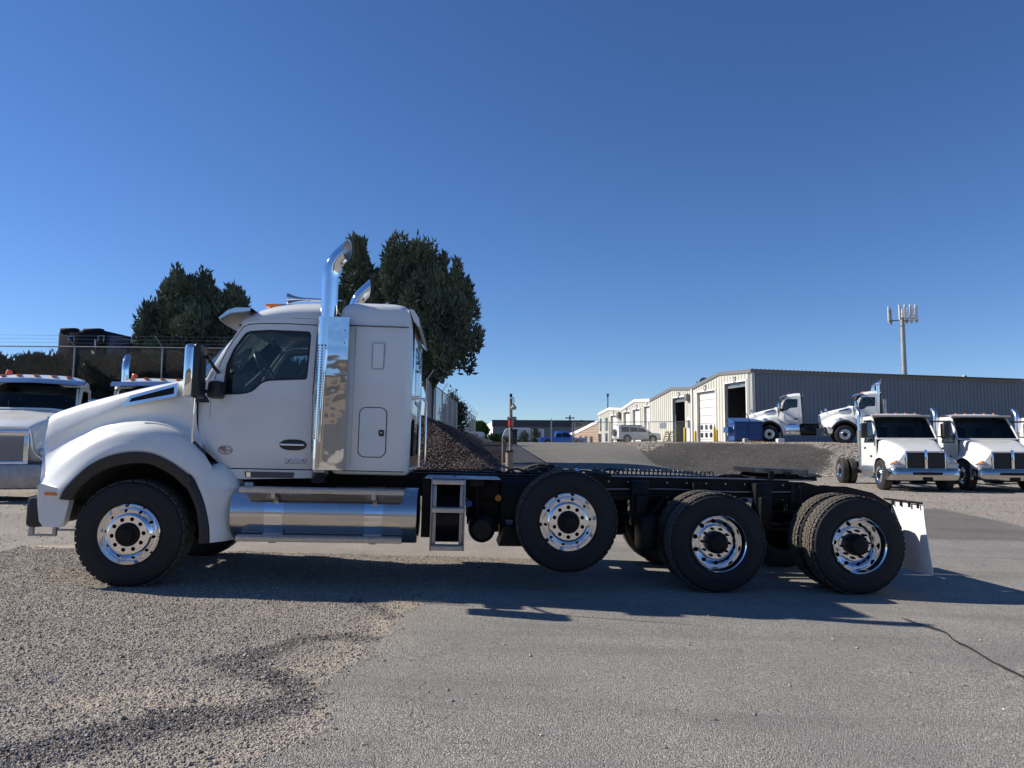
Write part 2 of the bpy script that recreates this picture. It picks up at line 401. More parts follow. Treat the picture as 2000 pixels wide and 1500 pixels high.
def build_base(kind_paint):
    PT = kind_paint
    root = thing('semi_truck', 'x', 'truck')
    # --- hood with the fender bulge
    c1 = spl(TT([(97,815,.74),(108,808,.72),(130,800,.69),(157,791,.64),(208,777,.55),(260,764,.46),(310,753,.39),(360,744,.33),(386,740,.28)]), NU)
    c0 = [(x - .02, YC, z + .035 + .02 * i / NU) for i, (x, y, z) in enumerate(c1)]
    c01 = [(x - .01, (y + YC) / 2, z + .032) for (x, y, z) in c1]
    c1b = [(x, y + .06, z + .014) for (x, y, z) in c1]
    c2 = spl(TT([(88,893,.62),(103,880,.61),(130,864,.58),(165,846,.54),(200,831,.485),(245,818,.44),(300,813,.38),(345,818,.32),(372,827,.28),(386,838,.25)]), NU)
    c12 = [tuple(Vector(a) * .5 + Vector(b) * .5 + Vector((0, -.035, 0))) for a, b in zip(c1, c2)]
    c1c = [tuple(Vector(a) * .9 + Vector(b) * .1 + Vector((0, -.022, 0))) for a, b in zip(c1, c2)]
    c3 = spl(TT([(82,943,.36),(92,926,.30),(113,902,.24),(145,877,.20),(190,852,.18),(240,836,.17),(300,830,.16),(345,842,.155),(380,865,.16),(398,883,.17)]), NU)
    c23 = [tuple(Vector(a) * .45 + Vector(b) * .55 + Vector((0, .045, -.020))) for a, b in zip(c2, c3)]
    c4 = spl(TT([(84,957,.20),(98,945,.13),(125,922,.09),(155,897,.075),(195,873,.07),(242,857,.065),(298,853,.06),(345,872,.06),(385,897,.06),(415,917,.08)]), NU)
    c34 = [tuple(Vector(a) * .45 + Vector(b) * .55 + Vector((0, -.016, .014))) for a, b in zip(c3, c4)]
    c5 = spl(TT([(118,974,.06),(124,962,.045),(146,937,.04),(172,914,.04),(205,896,.04),(245,886,.04),(296,888,.04),(336,906,.04),(358,922,.045),(378,935,.05)]), NU)
    c6 = [(x, y + .05, z - .02) for x, y, z in c5]
    rows = [c0, c01, c1b, c1, c1c, c12, c2, c23, c3, c34, c4, c5, c6]
    rw = [spl([r_[j] for r_ in rows], 44) for j in range(NU)]
    m = MB().grid(rw); mirrored(m).obj('hood', PT, root, 50)
    # nose: front wall between the hood edges, chrome edge strip, grille
    fr = [c0[0], c01[0], c1b[0], c1[0], c12[0], c2[0], c23[0], c3[0], c4[0]]
    fr = spl(fr, 24); m = MB(); m.add(fr + [(x - .0, 2 * YC - y, z) for x, y, z in fr], [(i, i + 1, 24 + i + 1, 24 + i) for i in range(23)])
    m.obj('nose_panel', PT, root, 60)
    ed = spl(TT([(97,814,.74),(93,845,.70),(88,893,.66),(84,930,.52),(81,956,.30)]), 16)
    m = MB(); m.grid([[(x - .018, y - .01, z) for x, y, z in ed], [(x + .012, y - .014, z) for x, y, z in ed], [(x + .012, y + .02, z) for x, y, z in ed], [(x - .03, y + .02, z) for x, y, z in ed], [(x - .018, y - .01, z) for x, y, z in ed]])
    pair(m, 'nose_trim', M_SATIN, root, 40)
    gx = c1[0][0] - .004; zt = c1[0][2] - .03
    g = MB(); y0, y1 = .74, 1.70; z0 = .98
    for lo, hi in (((gx, y0, z0), (gx + .07, y0 + .10, zt)), ((gx, y1 - .10, z0), (gx + .07, y1, zt)), ((gx - .01, y0, zt - .12), (gx + .07, y1, zt + .01)), ((gx, y0, z0 - .06), (gx + .07, y1, z0 + .03))): g.rbox(lo, hi, .02)
    go = g.obj('grille', M_SATIN, root, 40)
    gm = MB()
    for i in range(46): yy = .85 + i * (.74 / 45); gm.box((gx + .02, yy - .004, z0 + .03), (gx + .03, yy + .004, zt - .12))
    for i in range(40): zz = z0 + .04 + i * (zt - .17 - z0) / 39; gm.box((gx + .022, .84, zz - .004), (gx + .032, 1.60, zz + .004))
    stuff(gm.obj('grille_mesh', M_PERF, go, None)); MB().box((gx + .04, .80, z0), (gx + .06, 1.64, zt - .1)).obj('grille_backing', M_DARK, go)
    # headlights
    for s_ in (0, 1):
        pe = Vector(c2[0]).lerp(Vector(c3[0]), .30); hp = spl([(pe.x + .02, .84, 1.12), (pe.x + .03, .80, 1.12), (pe.x + .04, .76, 1.14)], 8); lp = [(x, y, z + .17) for x, y, z in hp]; lp[0] = (hp[0][0], .82, 1.28)
        b = [(x + .01, y + .02, z) for x, y, z in lp]
        m = MB().grid([[(x - .03, y, z - .02) for x, y, z in hp], [(x - .03, y, z + .07) for x, y, z in hp], lp, b])
        if s_: m.v = [(a, 2 * YC - b_, c_) for a, b_, c_ in m.v]
        m.obj('headlight', M_LENS, root, 60)
    # lower corner valance and bumper
    oc = xz([(72,968),(76,962),(118,965),(136,972),(131,995),(124,1020),(116,1030),(84,1029),(76,1018),(73,990)], .06)
    for s_ in (0, 1):
        m = skin(oc, [], lambda x, z: .06 + .35 * max(0, (-4.72 - x)) ** 1.3, .10)
        if s_: m.v = [(a, 2 * YC - b_, c_) for a, b_, c_ in m.v]
        m.obj('bumper_corner', PT, root, 40)
    sh = xz([(72,950),(80,944),(124,957),(136,972),(75,967)], .045)
    m = skin(sh, [], lambda x, z: .045 + .35 * max(0, (-4.72 - x)) ** 1.3, .14); pair(m, 'fender_ledge', PT, root, 40)
    mk = xz([(88,961),(112,962),(112,968),(88,967)], .05)
    for s_ in (0, 1):
        m = skin(mk, [], lambda x, z: .036 + .35 * max(0, (-4.72 - x)) ** 1.3, .02)
        if s_: m.v = [(a, 2 * YC - b_, c_) for a, b_, c_ in m.v]
        m.obj('marker_lamp', M_AMBER, root, 40)
    m = MB(); m.rbox((-4.87, .10, .56), (-4.70, 2.34, .86), .04); bo = m.obj('bumper', M_TRIM, root)
    for yy in (.14, .60, 1.80, 2.25): MB().rbox((-4.85, yy, .47), (-4.80, yy + .04, .58), .01).rbox((-4.62, yy, .47), (-4.58, yy + .04, .58), .01).rbox((-4.85, yy, .47), (-4.60, yy + .04, .49), .005).obj('tow_hook', M_STEEL, bo)
    # flares
    fo = spl(TT([(118,975,.03),(126,959,.03),(146,936,.03),(172,912,.03),(205,894,.03),(245,884,.03),(296,886,.03),(336,904,.03),(358,920,.03),(377,938,.03)]), NU)
    fi = spl(TT([(137,977,.03),(144,965,.03),(160,945,.03),(183,928,.03),(212,914,.03),(247,906,.03),(294,907,.03),(324,921,.03),(342,933,.03),(360,951,.03)]), NU)
    m = MB().grid([[(x, y + .05, z) for x, y, z in fo], [(x, y - .022, z) for x, y, z in fo], [((a[0] + b[0]) / 2, .004, (a[2] + b[2]) / 2) for a, b in zip(fo, fi)], fi, [(x, y + .09, z) for x, y, z in fi]])
    pair(m, 'fender_flare', M_TRIM, root, 50)
    po = spl(TT([(374,925,.06),(384,945,.055),(394,968,.05),(403,1000,.05),(408,1030,.05),(409,1060,.05)]), 18)
    pi_ = spl(TT([(350,936,.03),(362,950,.03),(374,972,.03),(384,1000,.03),(388,1030,.03),(388,1062,.03)]), 18)
    m = MB().grid([[(x, y + .04, z) for x, y, z in po], [(x, y - .02, z) for x, y, z in po], [((a[0] + b[0]) / 2, .008, (a[2] + b[2]) / 2) for a, b in zip(po, pi_)], pi_, [(x, y + .10, z) for x, y, z in pi_]])
    pair(m, 'rear_flare', M_TRIM, root, 50)
    pr = spl(TT([(432,913,.14),(447,925,.15),(457,945,.16),(460,975,.17),(459,1010,.18),(455,1054,.19)]), 18)
    mid = [tuple(Vector(a) * .5 + Vector(b) * .5 + Vector((0, -.035, 0))) for a, b in zip(po, pr)]
    rr = [(x + .05, y + .18, z) for x, y, z in pr]
    m = MB().grid([spl([(a[0], a[1] + .02, a[2]), a, b, c, d], 14) for a, b, c, d in zip(po, mid, pr, rr)])
    lst = [spl([(a[0], a[1] + .02, a[2]), a, b, c, d], 14) for a, b, c, d in zip(po, mid, pr, rr)][-1]
    m.grid([lst, [(x, y + .12, z + .0) for x, y, z in lst]])
    fst = [spl([(a[0], a[1] + .02, a[2]), a, b, c, d], 14) for a, b, c, d in zip(po, mid, pr, rr)][0]
    m.grid([fst, [(x - .01, y + .12, z + .05) for x, y, z in fst]])
    pair(m, 'rear_fender_panel', PT, root, 50)
    # dark liner of the wheel arch
    li = spl([(p[0], 0, p[2]) for p in fi][::3] + [(p[0], 0, p[2]) for p in pi_][2::4], 30)
    m = MB().grid([[(x, .08, z) for x, _, z in li], [(x, .95, z) for x, _, z in li]])
    m.box((-4.60, .60, .75), (-3.0, .64, 1.35)); pair(m, 'wheel_arch_liner', M_DARK, root, 60)
    # hood side vent
    vo = xz([(249,795),(264,774),(362,751),(361,777)], .47); vy = lambda x, z: float(np.interp(x, [c[0] for c in c1], [c[1] for c in c12])) - .045
    vi = inset(vo, .032)
    vy2 = lambda x, z: vy(x, z) + float(smooth(1.80, 2.1, z)) * .03
    m = skin(vo, [vi], lambda x, z: vy2(x, z) - .02, .05); vt = pair(m, 'hood_vent', M_SATIN, root, 40)
    m = skin(vi, [], lambda x, z: vy2(x, z) - .012, .03); pair(m, 'vent_mesh', M_DARK, vt, 40)
    # fender badge
    bd = roundrect(*T(253, 869.5, .06)[::2], *T(285, 860, .06)[::2], .012)
    m = skin(bd, [], lambda x, z: .052, .03); bo = pair(m, 'fender_badge', M_CHROME, root, 30)
    # cowl between hood and windshield
    m = MB(); cw = TT([(384,742,.27),(400,744,.22),(412,744,.2)])
    m.grid([[(c1[-1][0] - .02, YC, c1[-1][2] + .05), (c1[-1][0], .30, c1[-1][2] - .01), (c1[-1][0], .20, c1[-1][2] - .25)], [(-3.02, YC, c1[-1][2] + .05), (-3.02, .34, c1[-1][2] + .0), (-3.02, .26, c1[-1][2] - .25)]])
    mirrored(m).obj('cowl', M_TRIM, root, 40)
    cp = xz([(383,778),(412,776),(409,868),(446,916),(462,934),(447,927),(425,905),(397,880),(383,862)], .2)
    m = skin(cp, [], lambda x, z: cab_y(x, z) + .012, .05); pair(m, 'cowl_side', PT, root, 40)
    bp = xz([(394,747),(417,738),(412,777),(384,779)], .2)
    m = skin(bp, [], lambda x, z: cab_y(x, z) + .006, .05); pair(m, 'mirror_base', M_TRIM, root, 40)
    sp = TT([(381,768,.12),(378,800,.12),(376,840,.12),(375,866,.13)]); m = MB().tube(sp, .008, 6); pair(m, 'hood_trim', M_CHROME, root)
    wd = xz([(373,863),(378,862),(400,884),(398,888)], .12); m = skin(wd, [], lambda x, z: .14, .04); pair(m, 'hood_latch', M_TRIM, root)
    # side wall of the cab with the door opening
    door = [(475,639),(486,633.5),(510,631.5),(560,632),(621,635),(612,770),(609,918),(560,917),(500,916),(446,915),(428,897),(411,877),(407.5,865),(408,820),(411,781),(415,752),(424,723),(441,688),(458,662)]
    win = [(435,767),(437,747),(442,713),(456,682),(474,657),(480,650),(490,646),(527,644),(602,647),(606,649),(608,655),(605,696),(601,737),(599,741),(595,742),(560,743),(527,744.5),(520,746),(511,750),(501,760),(494,765),(485,768.5),(466,771),(441,771),(437,770)]
    D = xz(door); W = xz(win); Wc = xz([(435,767),(437,747),(442,713),(456,682),(474,657),(480,650),(490,646),(527,644),(602,647),(606,649),(608,655),(605,696),(601,737),(599,741),(595,742),(560,743),(527,744.5),(520,746),(511,750),(501,760),(494,765),(485,768.5),(466,771),(441,771),(437,770)])
    dm = skin(inset(D, .006), [W], cab_y, .05, .10)
    side = xz([(400,742),(410,737),(428,706),(450,668),(466,643),(474,633),(484,627),(510,623),(560,621),(640,624),(640,926),(618,928),(608,934),(470,936),(462,934),(446,916),(411,877),(407,866),(407,780),(398,770)])
    sm = skin(side, [inset(D, -.006)], lambda x, z: cab_y(x, z) + .002, .05, .12)
    pair(sm, 'cab_side', PT, root, 40)
    go_ = inset(W, .0); gi = inset(W, .022)
    gk = skin(inset(W, -.003), [gi], lambda x, z: cab_y(x, z) + .006, .02, .10)
    gl = skin(gi, [], lambda x, z: cab_y(x, z) + .012, .006, .2)
    hx, _, hz = T(572.5, 869, .17)
    ov = [(hx + .138 * math.copysign(abs(math.cos(t)) ** .75, math.cos(t)), hz + .057 * math.copysign(abs(math.sin(t)) ** .95, math.sin(t))) for t in np.linspace(0, 2 * PI, 32, endpoint=False)]
    hb = skin(ov, [], lambda x, z: cab_y(x, z) - .006, .02)
    hbar = MB().rbox((hx - .128, cab_y(hx, hz) - .024, hz - .008), (hx + .118, cab_y(hx, hz) - .008, hz + .014), .006)
    tm = text_mesh('T880', .078, .008, .35, .0025); bx, _, bz = T(573, 900, .17)
    zr = [(p[0] * 1.3 + bx, p[1] + cab_y(bx, bz) - .010, p[2] + bz) for p in tm.v]; tm.v = zr
    for s_ in (0, 1):
        def S(mb):
            q = MB(); q.v = [(a, 2 * YC - b_, c_) for a, b_, c_ in mb.v] if s_ else list(mb.v); q.f = list(mb.f); return q
        d = S(dm).obj('door', PT, root, 40); S(gk).obj('window_gasket', M_GASKET, d, 40); S(gl).obj('window', M_GLASS, d, 40)
        S(hb).obj('handle_recess', M_TRIM, d, 30); S(hbar).obj('handle', M_CHROME, d, 30)
        if not s_:
            ob = MB(); ob.v = [(p[0] - .004, p[1] + .003, p[2] - .003) for p in tm.v]; ob.f = tm.f
            t1 = text_mesh('T880', .078, .008, .35, .0065); t1.v = [(p[0] * 1.3 + bx, p[1] + cab_y(bx, bz) - .001, p[2] + bz) for p in t1.v]
            t1.obj('badge_outline', M_TRIM, d, None); tm.obj('model_badge', mat('bright_badge', (.85, .86, .86), .3), d, None)
    # roof cap
    rs = []
    st = [((470,642),(474,633)),((476,630),(484,627)),((486,616),(505,623.5)),((505,606),(530,622)),((530,597),(555,621)),((560,591.5),(580,621)),((600,588.5),(605,622)),((643,588),(643,624))]
    for (tp, sd) in st:
        t3 = T(tp[0], tp[1], .5); s3 = T(sd[0], sd[1], .2); ys = cab_y(s3[0], s3[2]) + .002; row = []
        for k in range(16):
            a = k / 15 * PI / 2; e = .62
            row.append((s3[0] + (t3[0] - s3[0]) * math.sin(a) ** .7, YC - (YC - ys) * math.cos(a) ** e, s3[2] + (t3[2] + .012 - s3[2]) * math.sin(a) ** .8))
        rs.append(row)
    cols = [spl([r_[k] for r_ in rs], 26) for k in range(16)]
    m = MB().grid(cols); mirrored(m).obj('cab_roof', PT, root, 50)
    # windshield
    bw = [T(402, 743, .22), (-3.42, .55, 2.15), (-3.50, YC, 2.17)]; bw[0] = (bw[0][0], .27, bw[0][2] + .01)
    tw = [T(472, 640, .25), (-2.94, .6, 2.76), (-3.0, YC, 2.79)]; tw[0] = (tw[0][0], .32, tw[0][2])
    b_ = spl(bw, 10); t_ = spl(tw, 10)
    m = MB().grid([[tuple(Vector(a) * (1 - u) + Vector(c) * u + Vector((-.03, 0, 0)) * math.sin(u * PI)) for a, c in zip(b_, t_)] for u in np.linspace(0, 1, 9)])
    mirrored(m).obj('windshield', M_WSGLASS, root, 60)
    ap = [tuple(Vector(b_[0]) * (1 - u) + Vector(t_[0]) * u + Vector((-.03, 0, 0)) * math.sin(u * PI)) for u in np.linspace(0, 1, 10)]
    m = MB().tube([(x + .012, y - .02, z) for x, y, z in ap], .022, 8); m.tube([(b_[i][0], b_[i][1], b_[i][2] - .01) for i in range(10)], .025, 6)
    pair(m, 'pillar_trim', PT, root)
    # sun visor
    v = []
    for u in np.linspace(0, 1, 9):
        y = .14 + (YC - .14) * u; bul = -.13 * math.sin(u * PI / 2)
        v.append([(-2.79 + bul * .5, y, 2.865 + .05 * u), (-2.95 + bul, y, 2.86 + .04 * u), (-3.03 + bul, y, 2.83 + .03 * u), (-3.12 + bul, y, 2.745 + .03 * u), (-3.10 + bul, y, 2.735 + .03 * u), (-3.00 + bul, y, 2.80 + .03 * u), (-2.80 + bul, y, 2.83 + .04 * u)])
    v = [[(x, y - (.0 if i else .0), z) for x, y, z in r_] for i, r_ in enumerate(v)]
    m = MB().grid(v); m.add(v[0], [tuple(range(7))]); mirrored(m).obj('sun_visor', M_SATIN, root, 40)
    # back wall of the cab with window, floor, interior
    zt = 2.93; wv = roundrect(.72, 2.02, 1.72, 2.58, .08)
    v2, tr = fill2d([(.17, 1.16), (2.27, 1.16), (2.24, 2.7), (2.05, zt), (.39, zt), (.2, 2.7)], [wv]); xb = -1.875
    m = MB(); m.add([(xb, a, b) for a, b in v2] + [(xb + .03, a, b) for a, b in v2], tr + [tuple(i + len(v2) for i in reversed(t)) for t in tr])
    bw_ = m.obj('cab_back', PT, root, 30); MB().prism(wv, 'x', xb + .010, xb + .016).obj('rear_window', M_GLASS, bw_, 40)
    m = MB()
    for yy in (.32, 1.98): m.rbox((xb + .03, yy, 1.42), (xb + .05, yy + .12, 1.72), .01)
    m.obj('cab_vent', M_DARK, bw_)
    m = MB(); m.box((-3.3, .25, 1.2), (-1.9, 2.19, 1.24)); m.rbox((-3.35, .30, 1.5), (-2.98, 2.14, 2.10), .08, 3); m.rbox((-3.2, .3, 2.08), (-3.05, .62, 2.14), .02); m.obj('dashboard', M_INT, root)
    m = MB(); m.grid([[(-2.9, .3, 2.84), (-2.5, .3, 2.87), (-1.92, .3, 2.87)], [(-2.9, 2.14, 2.84), (-2.5, 2.14, 2.87), (-1.92, 2.14, 2.87)]]); m.box((-1.95, .3, 1.25), (-1.93, .70, 2.85)); m.box((-1.95, 1.74, 1.25), (-1.93, 2.14, 2.85)); m.obj('headliner', M_INTL, root)
    for yy in (.42, 1.55):
        s0 = MB().rbox((-2.52, yy, 1.45), (-2.02, yy + .48, 1.62), .05, 3).obj('seat', M_SEAT, root)
        MB().rbox((-2.14, yy + .02, 1.6), (-2.00, yy + .46, 2.22), .06, 3).rbox((-2.12, yy + .12, 2.2), (-2.02, yy + .36, 2.42), .04, 3).obj('backrest', M_SEAT, s0)
    cx, _, cz = T(519, 722, .65); sw = MB(); pts = []
    for k in range(24):
        a = 2 * PI * k / 24; u = math.cos(a) * .225; v_ = math.sin(a) * .225
        pts.append((cx + u * .52, .66 + v_, cz - u * .85))
    sw.tube(pts, .016, 8, closed=True); sw.tube([pts[0], pts[12]], .012, 6); sw.tube([(cx, .66, cz), (cx - .3, .66, cz - .3)], .03, 8); sw.obj('steering_wheel', mat('wheel_rim_grey', (.16, .16, .15), .35), root)
    # frame and running gear
    fr_ = MB()
    for yy in (.79, 1.65 - .07): fr_.box((-4.6, yy, .90), (3.30, yy + .07, 1.155)); fr_.box((-4.6, yy - .02 if yy < 1 else yy + .0, 1.15), (3.30, yy + .09, 1.165))
    for xx in (-4.5, -2.8, -1.6, -.4, .9, 1.55, 2.9, 3.28): fr_.box((xx, .86, .93), (xx + .08, 1.58, 1.12))
    fr_.rbox((-4.3, .88, .62), (-2.9, 1.56, 1.5), .08); fr_.rbox((-2.9, .95, .70), (-1.8, 1.5, 1.1), .1)
    fo_ = fr_.obj('frame', M_BLACK, root)
    return root, fo_, c1
FX, LX, D1, D2 = -3.817, .579, 2.182, 3.723; AZ = .520
def mirror_arm(root, m_, chrome=True):
    for s_ in (0, 1):
        y0, y1 = -.27, .00
        mb = MB().rbox((-3.30, y0, 1.885), (-3.20, y1, 2.415), .04, 4)
        bk = MB().rbox((-3.215, y0 + .008, 1.880), (-3.155, y1 - .0, 2.42), .03, 3)
        ar = MB().tube([(-3.14, -.06, 2.32), (-3.12, .10, 2.22), (-3.10, .26, 2.16)], .018, 6); ar.tube([(-3.14, -.06, 1.96), (-3.12, .12, 1.95), (-3.08, .26, 1.96)], .022, 6)
        ar.rbox((-3.16, .02, 1.90), (-3.02, .26, 2.08), .03)
        for q in (mb, bk, ar):
            if s_: q.v = [(a, 2 * YC - b, c) for a, b, c in q.v]
        o = mb.obj('mirror', m_, root, 40); bk.obj('mirror_housing', M_TRIM, o, 40); ar.obj('mirror_arm', M_TRIM, root, 40)
def stack_pipe(root, y, holes=True, base=1.22):
    px = -2.005
    mb = MB(); path = [(px, y, base), (px, y, 3.22)]; bend = []
    for k in range(9):
        a = k / 8 * R(47); bend.append((px + .34 * (1 - math.cos(a)), y - .0, 3.24 + .34 * math.sin(a)))
    path += bend; e = bend[-1]; path += [(e[0] + .10, y, e[2] + .10)]
    n = 24; mb.tube(path, .088, n, cap=False)
    # slanted cut facing back
    k = len(path); last = mb.v[-n:]; nrm = Vector((.93, -.36 if y < 1.2 else .36, .05)).normalized(); c = Vector((e[0] + .06, y, e[2] + .07))
    dirv = Vector((1, 0, 1)).normalized(); new = []
    for p in last:
        p = Vector(p); t = (c - p).dot(nrm) / dirv.dot(nrm); new.append(tuple(p + dirv * t))
    mb.v[-n:] = new
    cc = sum((Vector(p) for p in new), Vector()) / n
    inner = [tuple(cc + (Vector(p) - cc) * .95 - dirv * .002) for p in new]; inn2 = [tuple(cc + (Vector(p) - cc) * .9 - dirv * .10) for p in new]
    mb.add(new + inner, [(i, (i + 1) % n, n + (i + 1) % n, n + i) for i in range(n)])
    o = mb.obj('exhaust_pipe', M_CHROME, root, 50)
    MB().add(inner + inn2, [(i, (i + 1) % n, n + (i + 1) % n, n + i) for i in range(n)] + [tuple(range(n, 2 * n))]).obj('pipe_interior', M_STEEL, o, 60)
    return o
def build_hero():
    root, frame, c1 = build_base(M_WHITE)
    root.location = (0, TD, 0); root.rotation_euler = (0, TS, TA)
    tag(root, 'large white heavy truck with sleeper and five axle positions standing in the foreground', 'truck')
    mirror_arm(root, M_CHROME)
    # wheels
    wheel('steer', root, FX, .0, AZ, .2, text=0.0); wheel('steer', root, FX, 2.44, AZ, .9, far=True)
    wheel('steer', root, LX, .0, .715, .6, label='wheel of the raised lift axle'); wheel('steer', root, LX - .0, 2.44, .735, .3, far=True, label='wheel of the raised lift axle')
    wheel('drive', root, D1, .0, AZ, .35); wheel('drive', root, D1, 2.44, AZ, .2, far=True)
    wheel('drive', root, D2, .0, AZ, .8, text=PI + .1); wheel('drive', root, D2, 2.44, AZ, .5, far=True)
    # sleeper
    def sec(z, grow, ym=.135, x0=-1.90, x1=-1.095, rb=.10):
        o = []
        y0, y1 = ym + grow, 2.44 - ym - grow; a, b = x0 + grow, x1 - grow
        for cx, cy_, s0 in ((b - rb, y0 + rb, -90), (b - rb, y1 - rb, 0)): o += [(cx + rb * math.cos(R(s0 + 90 * k / 6)), cy_ + rb * math.sin(R(s0 + 90 * k / 6)), z) for k in range(7)]
        for cx, cy_, s0 in ((a + .07, y1 - .07, 90), (a + .07, y0 + .07, 180)): o += [(cx + .07 * math.cos(R(s0 + 90 * k / 4)), cy_ + .07 * math.sin(R(s0 + 90 * k / 4)), z) for k in range(5)]
        return o
    zs = [(1.15, .03), (1.17, .008), (1.20, 0), (1.9, -.004), (2.4, 0), (2.70, .012), (2.80, .02), (2.88, .035), (2.93, .06), (2.965, .10), (2.985, .16), (2.995, .26)]
    rings = [sec(z, g) for z, g in zs]; n = len(rings[0])
    mb = MB(); mb.add([p for r_ in rings for p in r_], [(i * n + j, i * n + (j + 1) % n, (i + 1) * n + (j + 1) % n, (i + 1) * n + j) for i in range(len(rings) - 1) for j in range(n)] + [tuple(range(n - 1, -1, -1)), tuple((len(rings) - 1) * n + j for j in range(n))])
    sl_ = mb.obj('sleeper', M_WHITE, root, 50)
    ys = .1335
    for z, x0, x1 in ((T(700, 636, ys)[2], -1.86, -1.14), (T(700, 920, ys)[2], -1.86, -1.14)):
        MB().box((x0, ys - .004, z - .004), (x1, ys + .01, z + .004)).obj('panel_seam', M_GASKET, sl_)
    for px_ in (693,):
        x = T(px_, 700, ys)[0]
        MB().box((x - .0015, ys - .0035, 1.24), (x + .0015, ys + .01, 2.70)).obj('panel_seam', M_STEEL, sl_)
    def hatch(px0, py0, px1, py1, r, latch):
        a = T(px0, py1, ys); b = T(px1, py0, ys); rr_ = roundrect(a[0], a[2], b[0], b[2], r)
        m = skin(rr_, [inset(rr_, .008)], lambda x, z: ys - .006, .02); h = m.obj('hatch_seal', M_GASKET if latch else M_STEEL, sl_, None)
        p = skin(inset(rr_, .009), [], lambda x, z: ys - .010, .02).obj('luggage_hatch' if latch else 'access_panel', M_WHITE, sl_, 30)
        if latch:
            l = T(745, 846, ys); MB().rbox((l[0] - .028, ys - .022, l[2] - .034), (l[0] + .028, ys, l[2] + .034), .01).obj('latch', M_TRIM, sl_); MB().cyl((l[0], ys - .03, l[2] + .004), (l[0], ys - .02, l[2] + .004), .012, 12).obj('lock_cylinder', M_CHROME, sl_)
    hatch(698, 796, 757, 893, .075, True); hatch(726, 670, 752, 721, .02, False)
    m = MB()
    for k in range(26): m.sphere((-1.235, ys + .003, 1.35 + k * .052), .004, 5, 3)
    for k in range(14): m.sphere((-1.78 + k * .045, ys + .003, 2.66), .004, 5, 3)
    stuff(m.obj('rivet', M_WHITE, sl_))
    xb = -1.092
    rv = roundrect(.80, 1.95, 1.64, 2.60, .09)
    v2, tr = fill2d(roundrect(.30, 1.22, 2.14, 2.78, .05), [rv]); m = MB().add([(xb, a, b) for a, b in v2] + [(xb - .01, a, b) for a, b in v2], tr + [tuple(i + len(v2) for i in reversed(t)) for t in tr])
    bk = m.obj('back_panel', M_WAVY, root, 30)
    gk = MB(); v2, tr = fill2d(inset(rv, -.01), [inset(rv, .03)]); gk.add([(xb + .008, a, b) for a, b in v2], tr); gk.obj('window_seal', M_GASKET, bk, None)
    MB().prism(inset(rv, .03), 'x', xb - .004, xb + .002).obj('rear_window', mat('dark_sleeper_glass', (.10, .14, .18), .03, spec=.9), bk)
    for yy in (.42, 1.80): MB().rbox((xb, yy, 1.35), (xb + .02, yy + .2, 1.75), .01).obj('vent', M_DARK, bk)
    MB().prism([(-1.15, 2.93), (-1.10, 2.915), (-1.045, 2.83), (-1.03, 2.74), (-1.045, 2.735), (-1.10, 2.80)], 'y', .21, 2.23).obj('rear_spoiler', M_WHITE, root, 30)
    # grab rails behind the sleeper
    for yy, xx in ((.30, -1.0), (.62, -.95)):
        m = MB().tube([(xb, yy, 1.98), (xx - .02, yy, 1.99), (xx, yy, 1.94), (xx, yy, 1.24), (xb, yy, 1.22)], .012, 8); m.obj('grab_rail', M_CHROME, root)
    MB().tube([(-1.0, .30, 1.96), (-.98, .45, 1.98), (-.95, .62, 1.94)], .013, 8).obj('grab_rail', M_CHROME, root)
    # exhaust: stacks, perforated guard and flat shield
    for s_ in (0, 1):
        y = .235 if not s_ else 2.205
        stack_pipe(root, y)
        def S(mb):
            if s_: mb.v = [(a, 2 * YC - b, c) for a, b, c in mb.v]
            return mb
        if not s_: pass
        x0 = T(636, 750, .03)[0]; x1 = T(677, 750, .03)[0]; zt, zb = T(640, 618, .03)[2], T(640, 918, .03)[2]
        m = MB(); xs = np.linspace(x0, x1, 7); m.grid([[(x, .03, zb + (zt - zb) * k / 12) for x in xs] for k in range(13)]); m.grid([[(x1, .03, zb + (zt - zb) * k / 12) for k in range(13)], [(x1 + .0, .12, zb + (zt - zb) * k / 12) for k in range(13)]])
        m.grid([[(x, .03, zt) for x in xs], [(x, .16, zt) for x in xs]]); m.grid([[(x, .03, zb) for x in xs], [(x, .16, zb) for x in xs]])
        S(m).obj('exhaust_shield', M_WAVY, root, 30)
        # guard: a quarter-round perforated sheet wrapping the pipe
        xl = T(614, 750, .08)[0]; g0, g1 = T(620, 858, .05)[2], T(620, 672, .05)[2]
        arc = spl([(x0, .03), (x0 - .05, .026), (xl + .02, .055), (xl, .11), (xl, .20)], 60); L = sum(math.dist(a, b) for a, b in zip(arc[:-1], arc[1:]))
        def A(u, n_=0):
            i = min(58, max(0, int(u * 59))); t = u * 59 - i; return (arc[i][0] * (1 - t) + arc[i + 1][0] * t, arc[i][1] * (1 - t) + arc[i + 1][1] * t)
        m = MB(); nu = 7; nv = 34 if not s_ else 8; du = L / nu; dv = (g1 - g0) / nv; rh = .0105 if not s_ else .02
        for i in range(nu):
            for j in range(nv):
                uc, vc = (i + .5) * du, g0 + (j + .5) * dv; o_ = []; h_ = []
                for (a, b) in ((-1,-1),(0,-1),(1,-1),(1,0),(1,1),(0,1),(-1,1),(-1,0)):
                    o_.append((uc + a * du / 2, vc + b * dv / 2)); L2 = math.hypot(a, b); h_.append((uc + a / L2 * rh, vc + b / L2 * rh))
                vv = [(*A(min(1, max(0, u / L))), v) for u, v in o_ + h_]
                m.add(vv, [(k, (k + 1) % 8, 8 + (k + 1) % 8, 8 + k) for k in range(8)])
        gd = S(m).obj('perforated_guard', M_CHROME, root, 60)
        m = MB(); ar = [A(u) for u in np.linspace(0, 1, 14)]
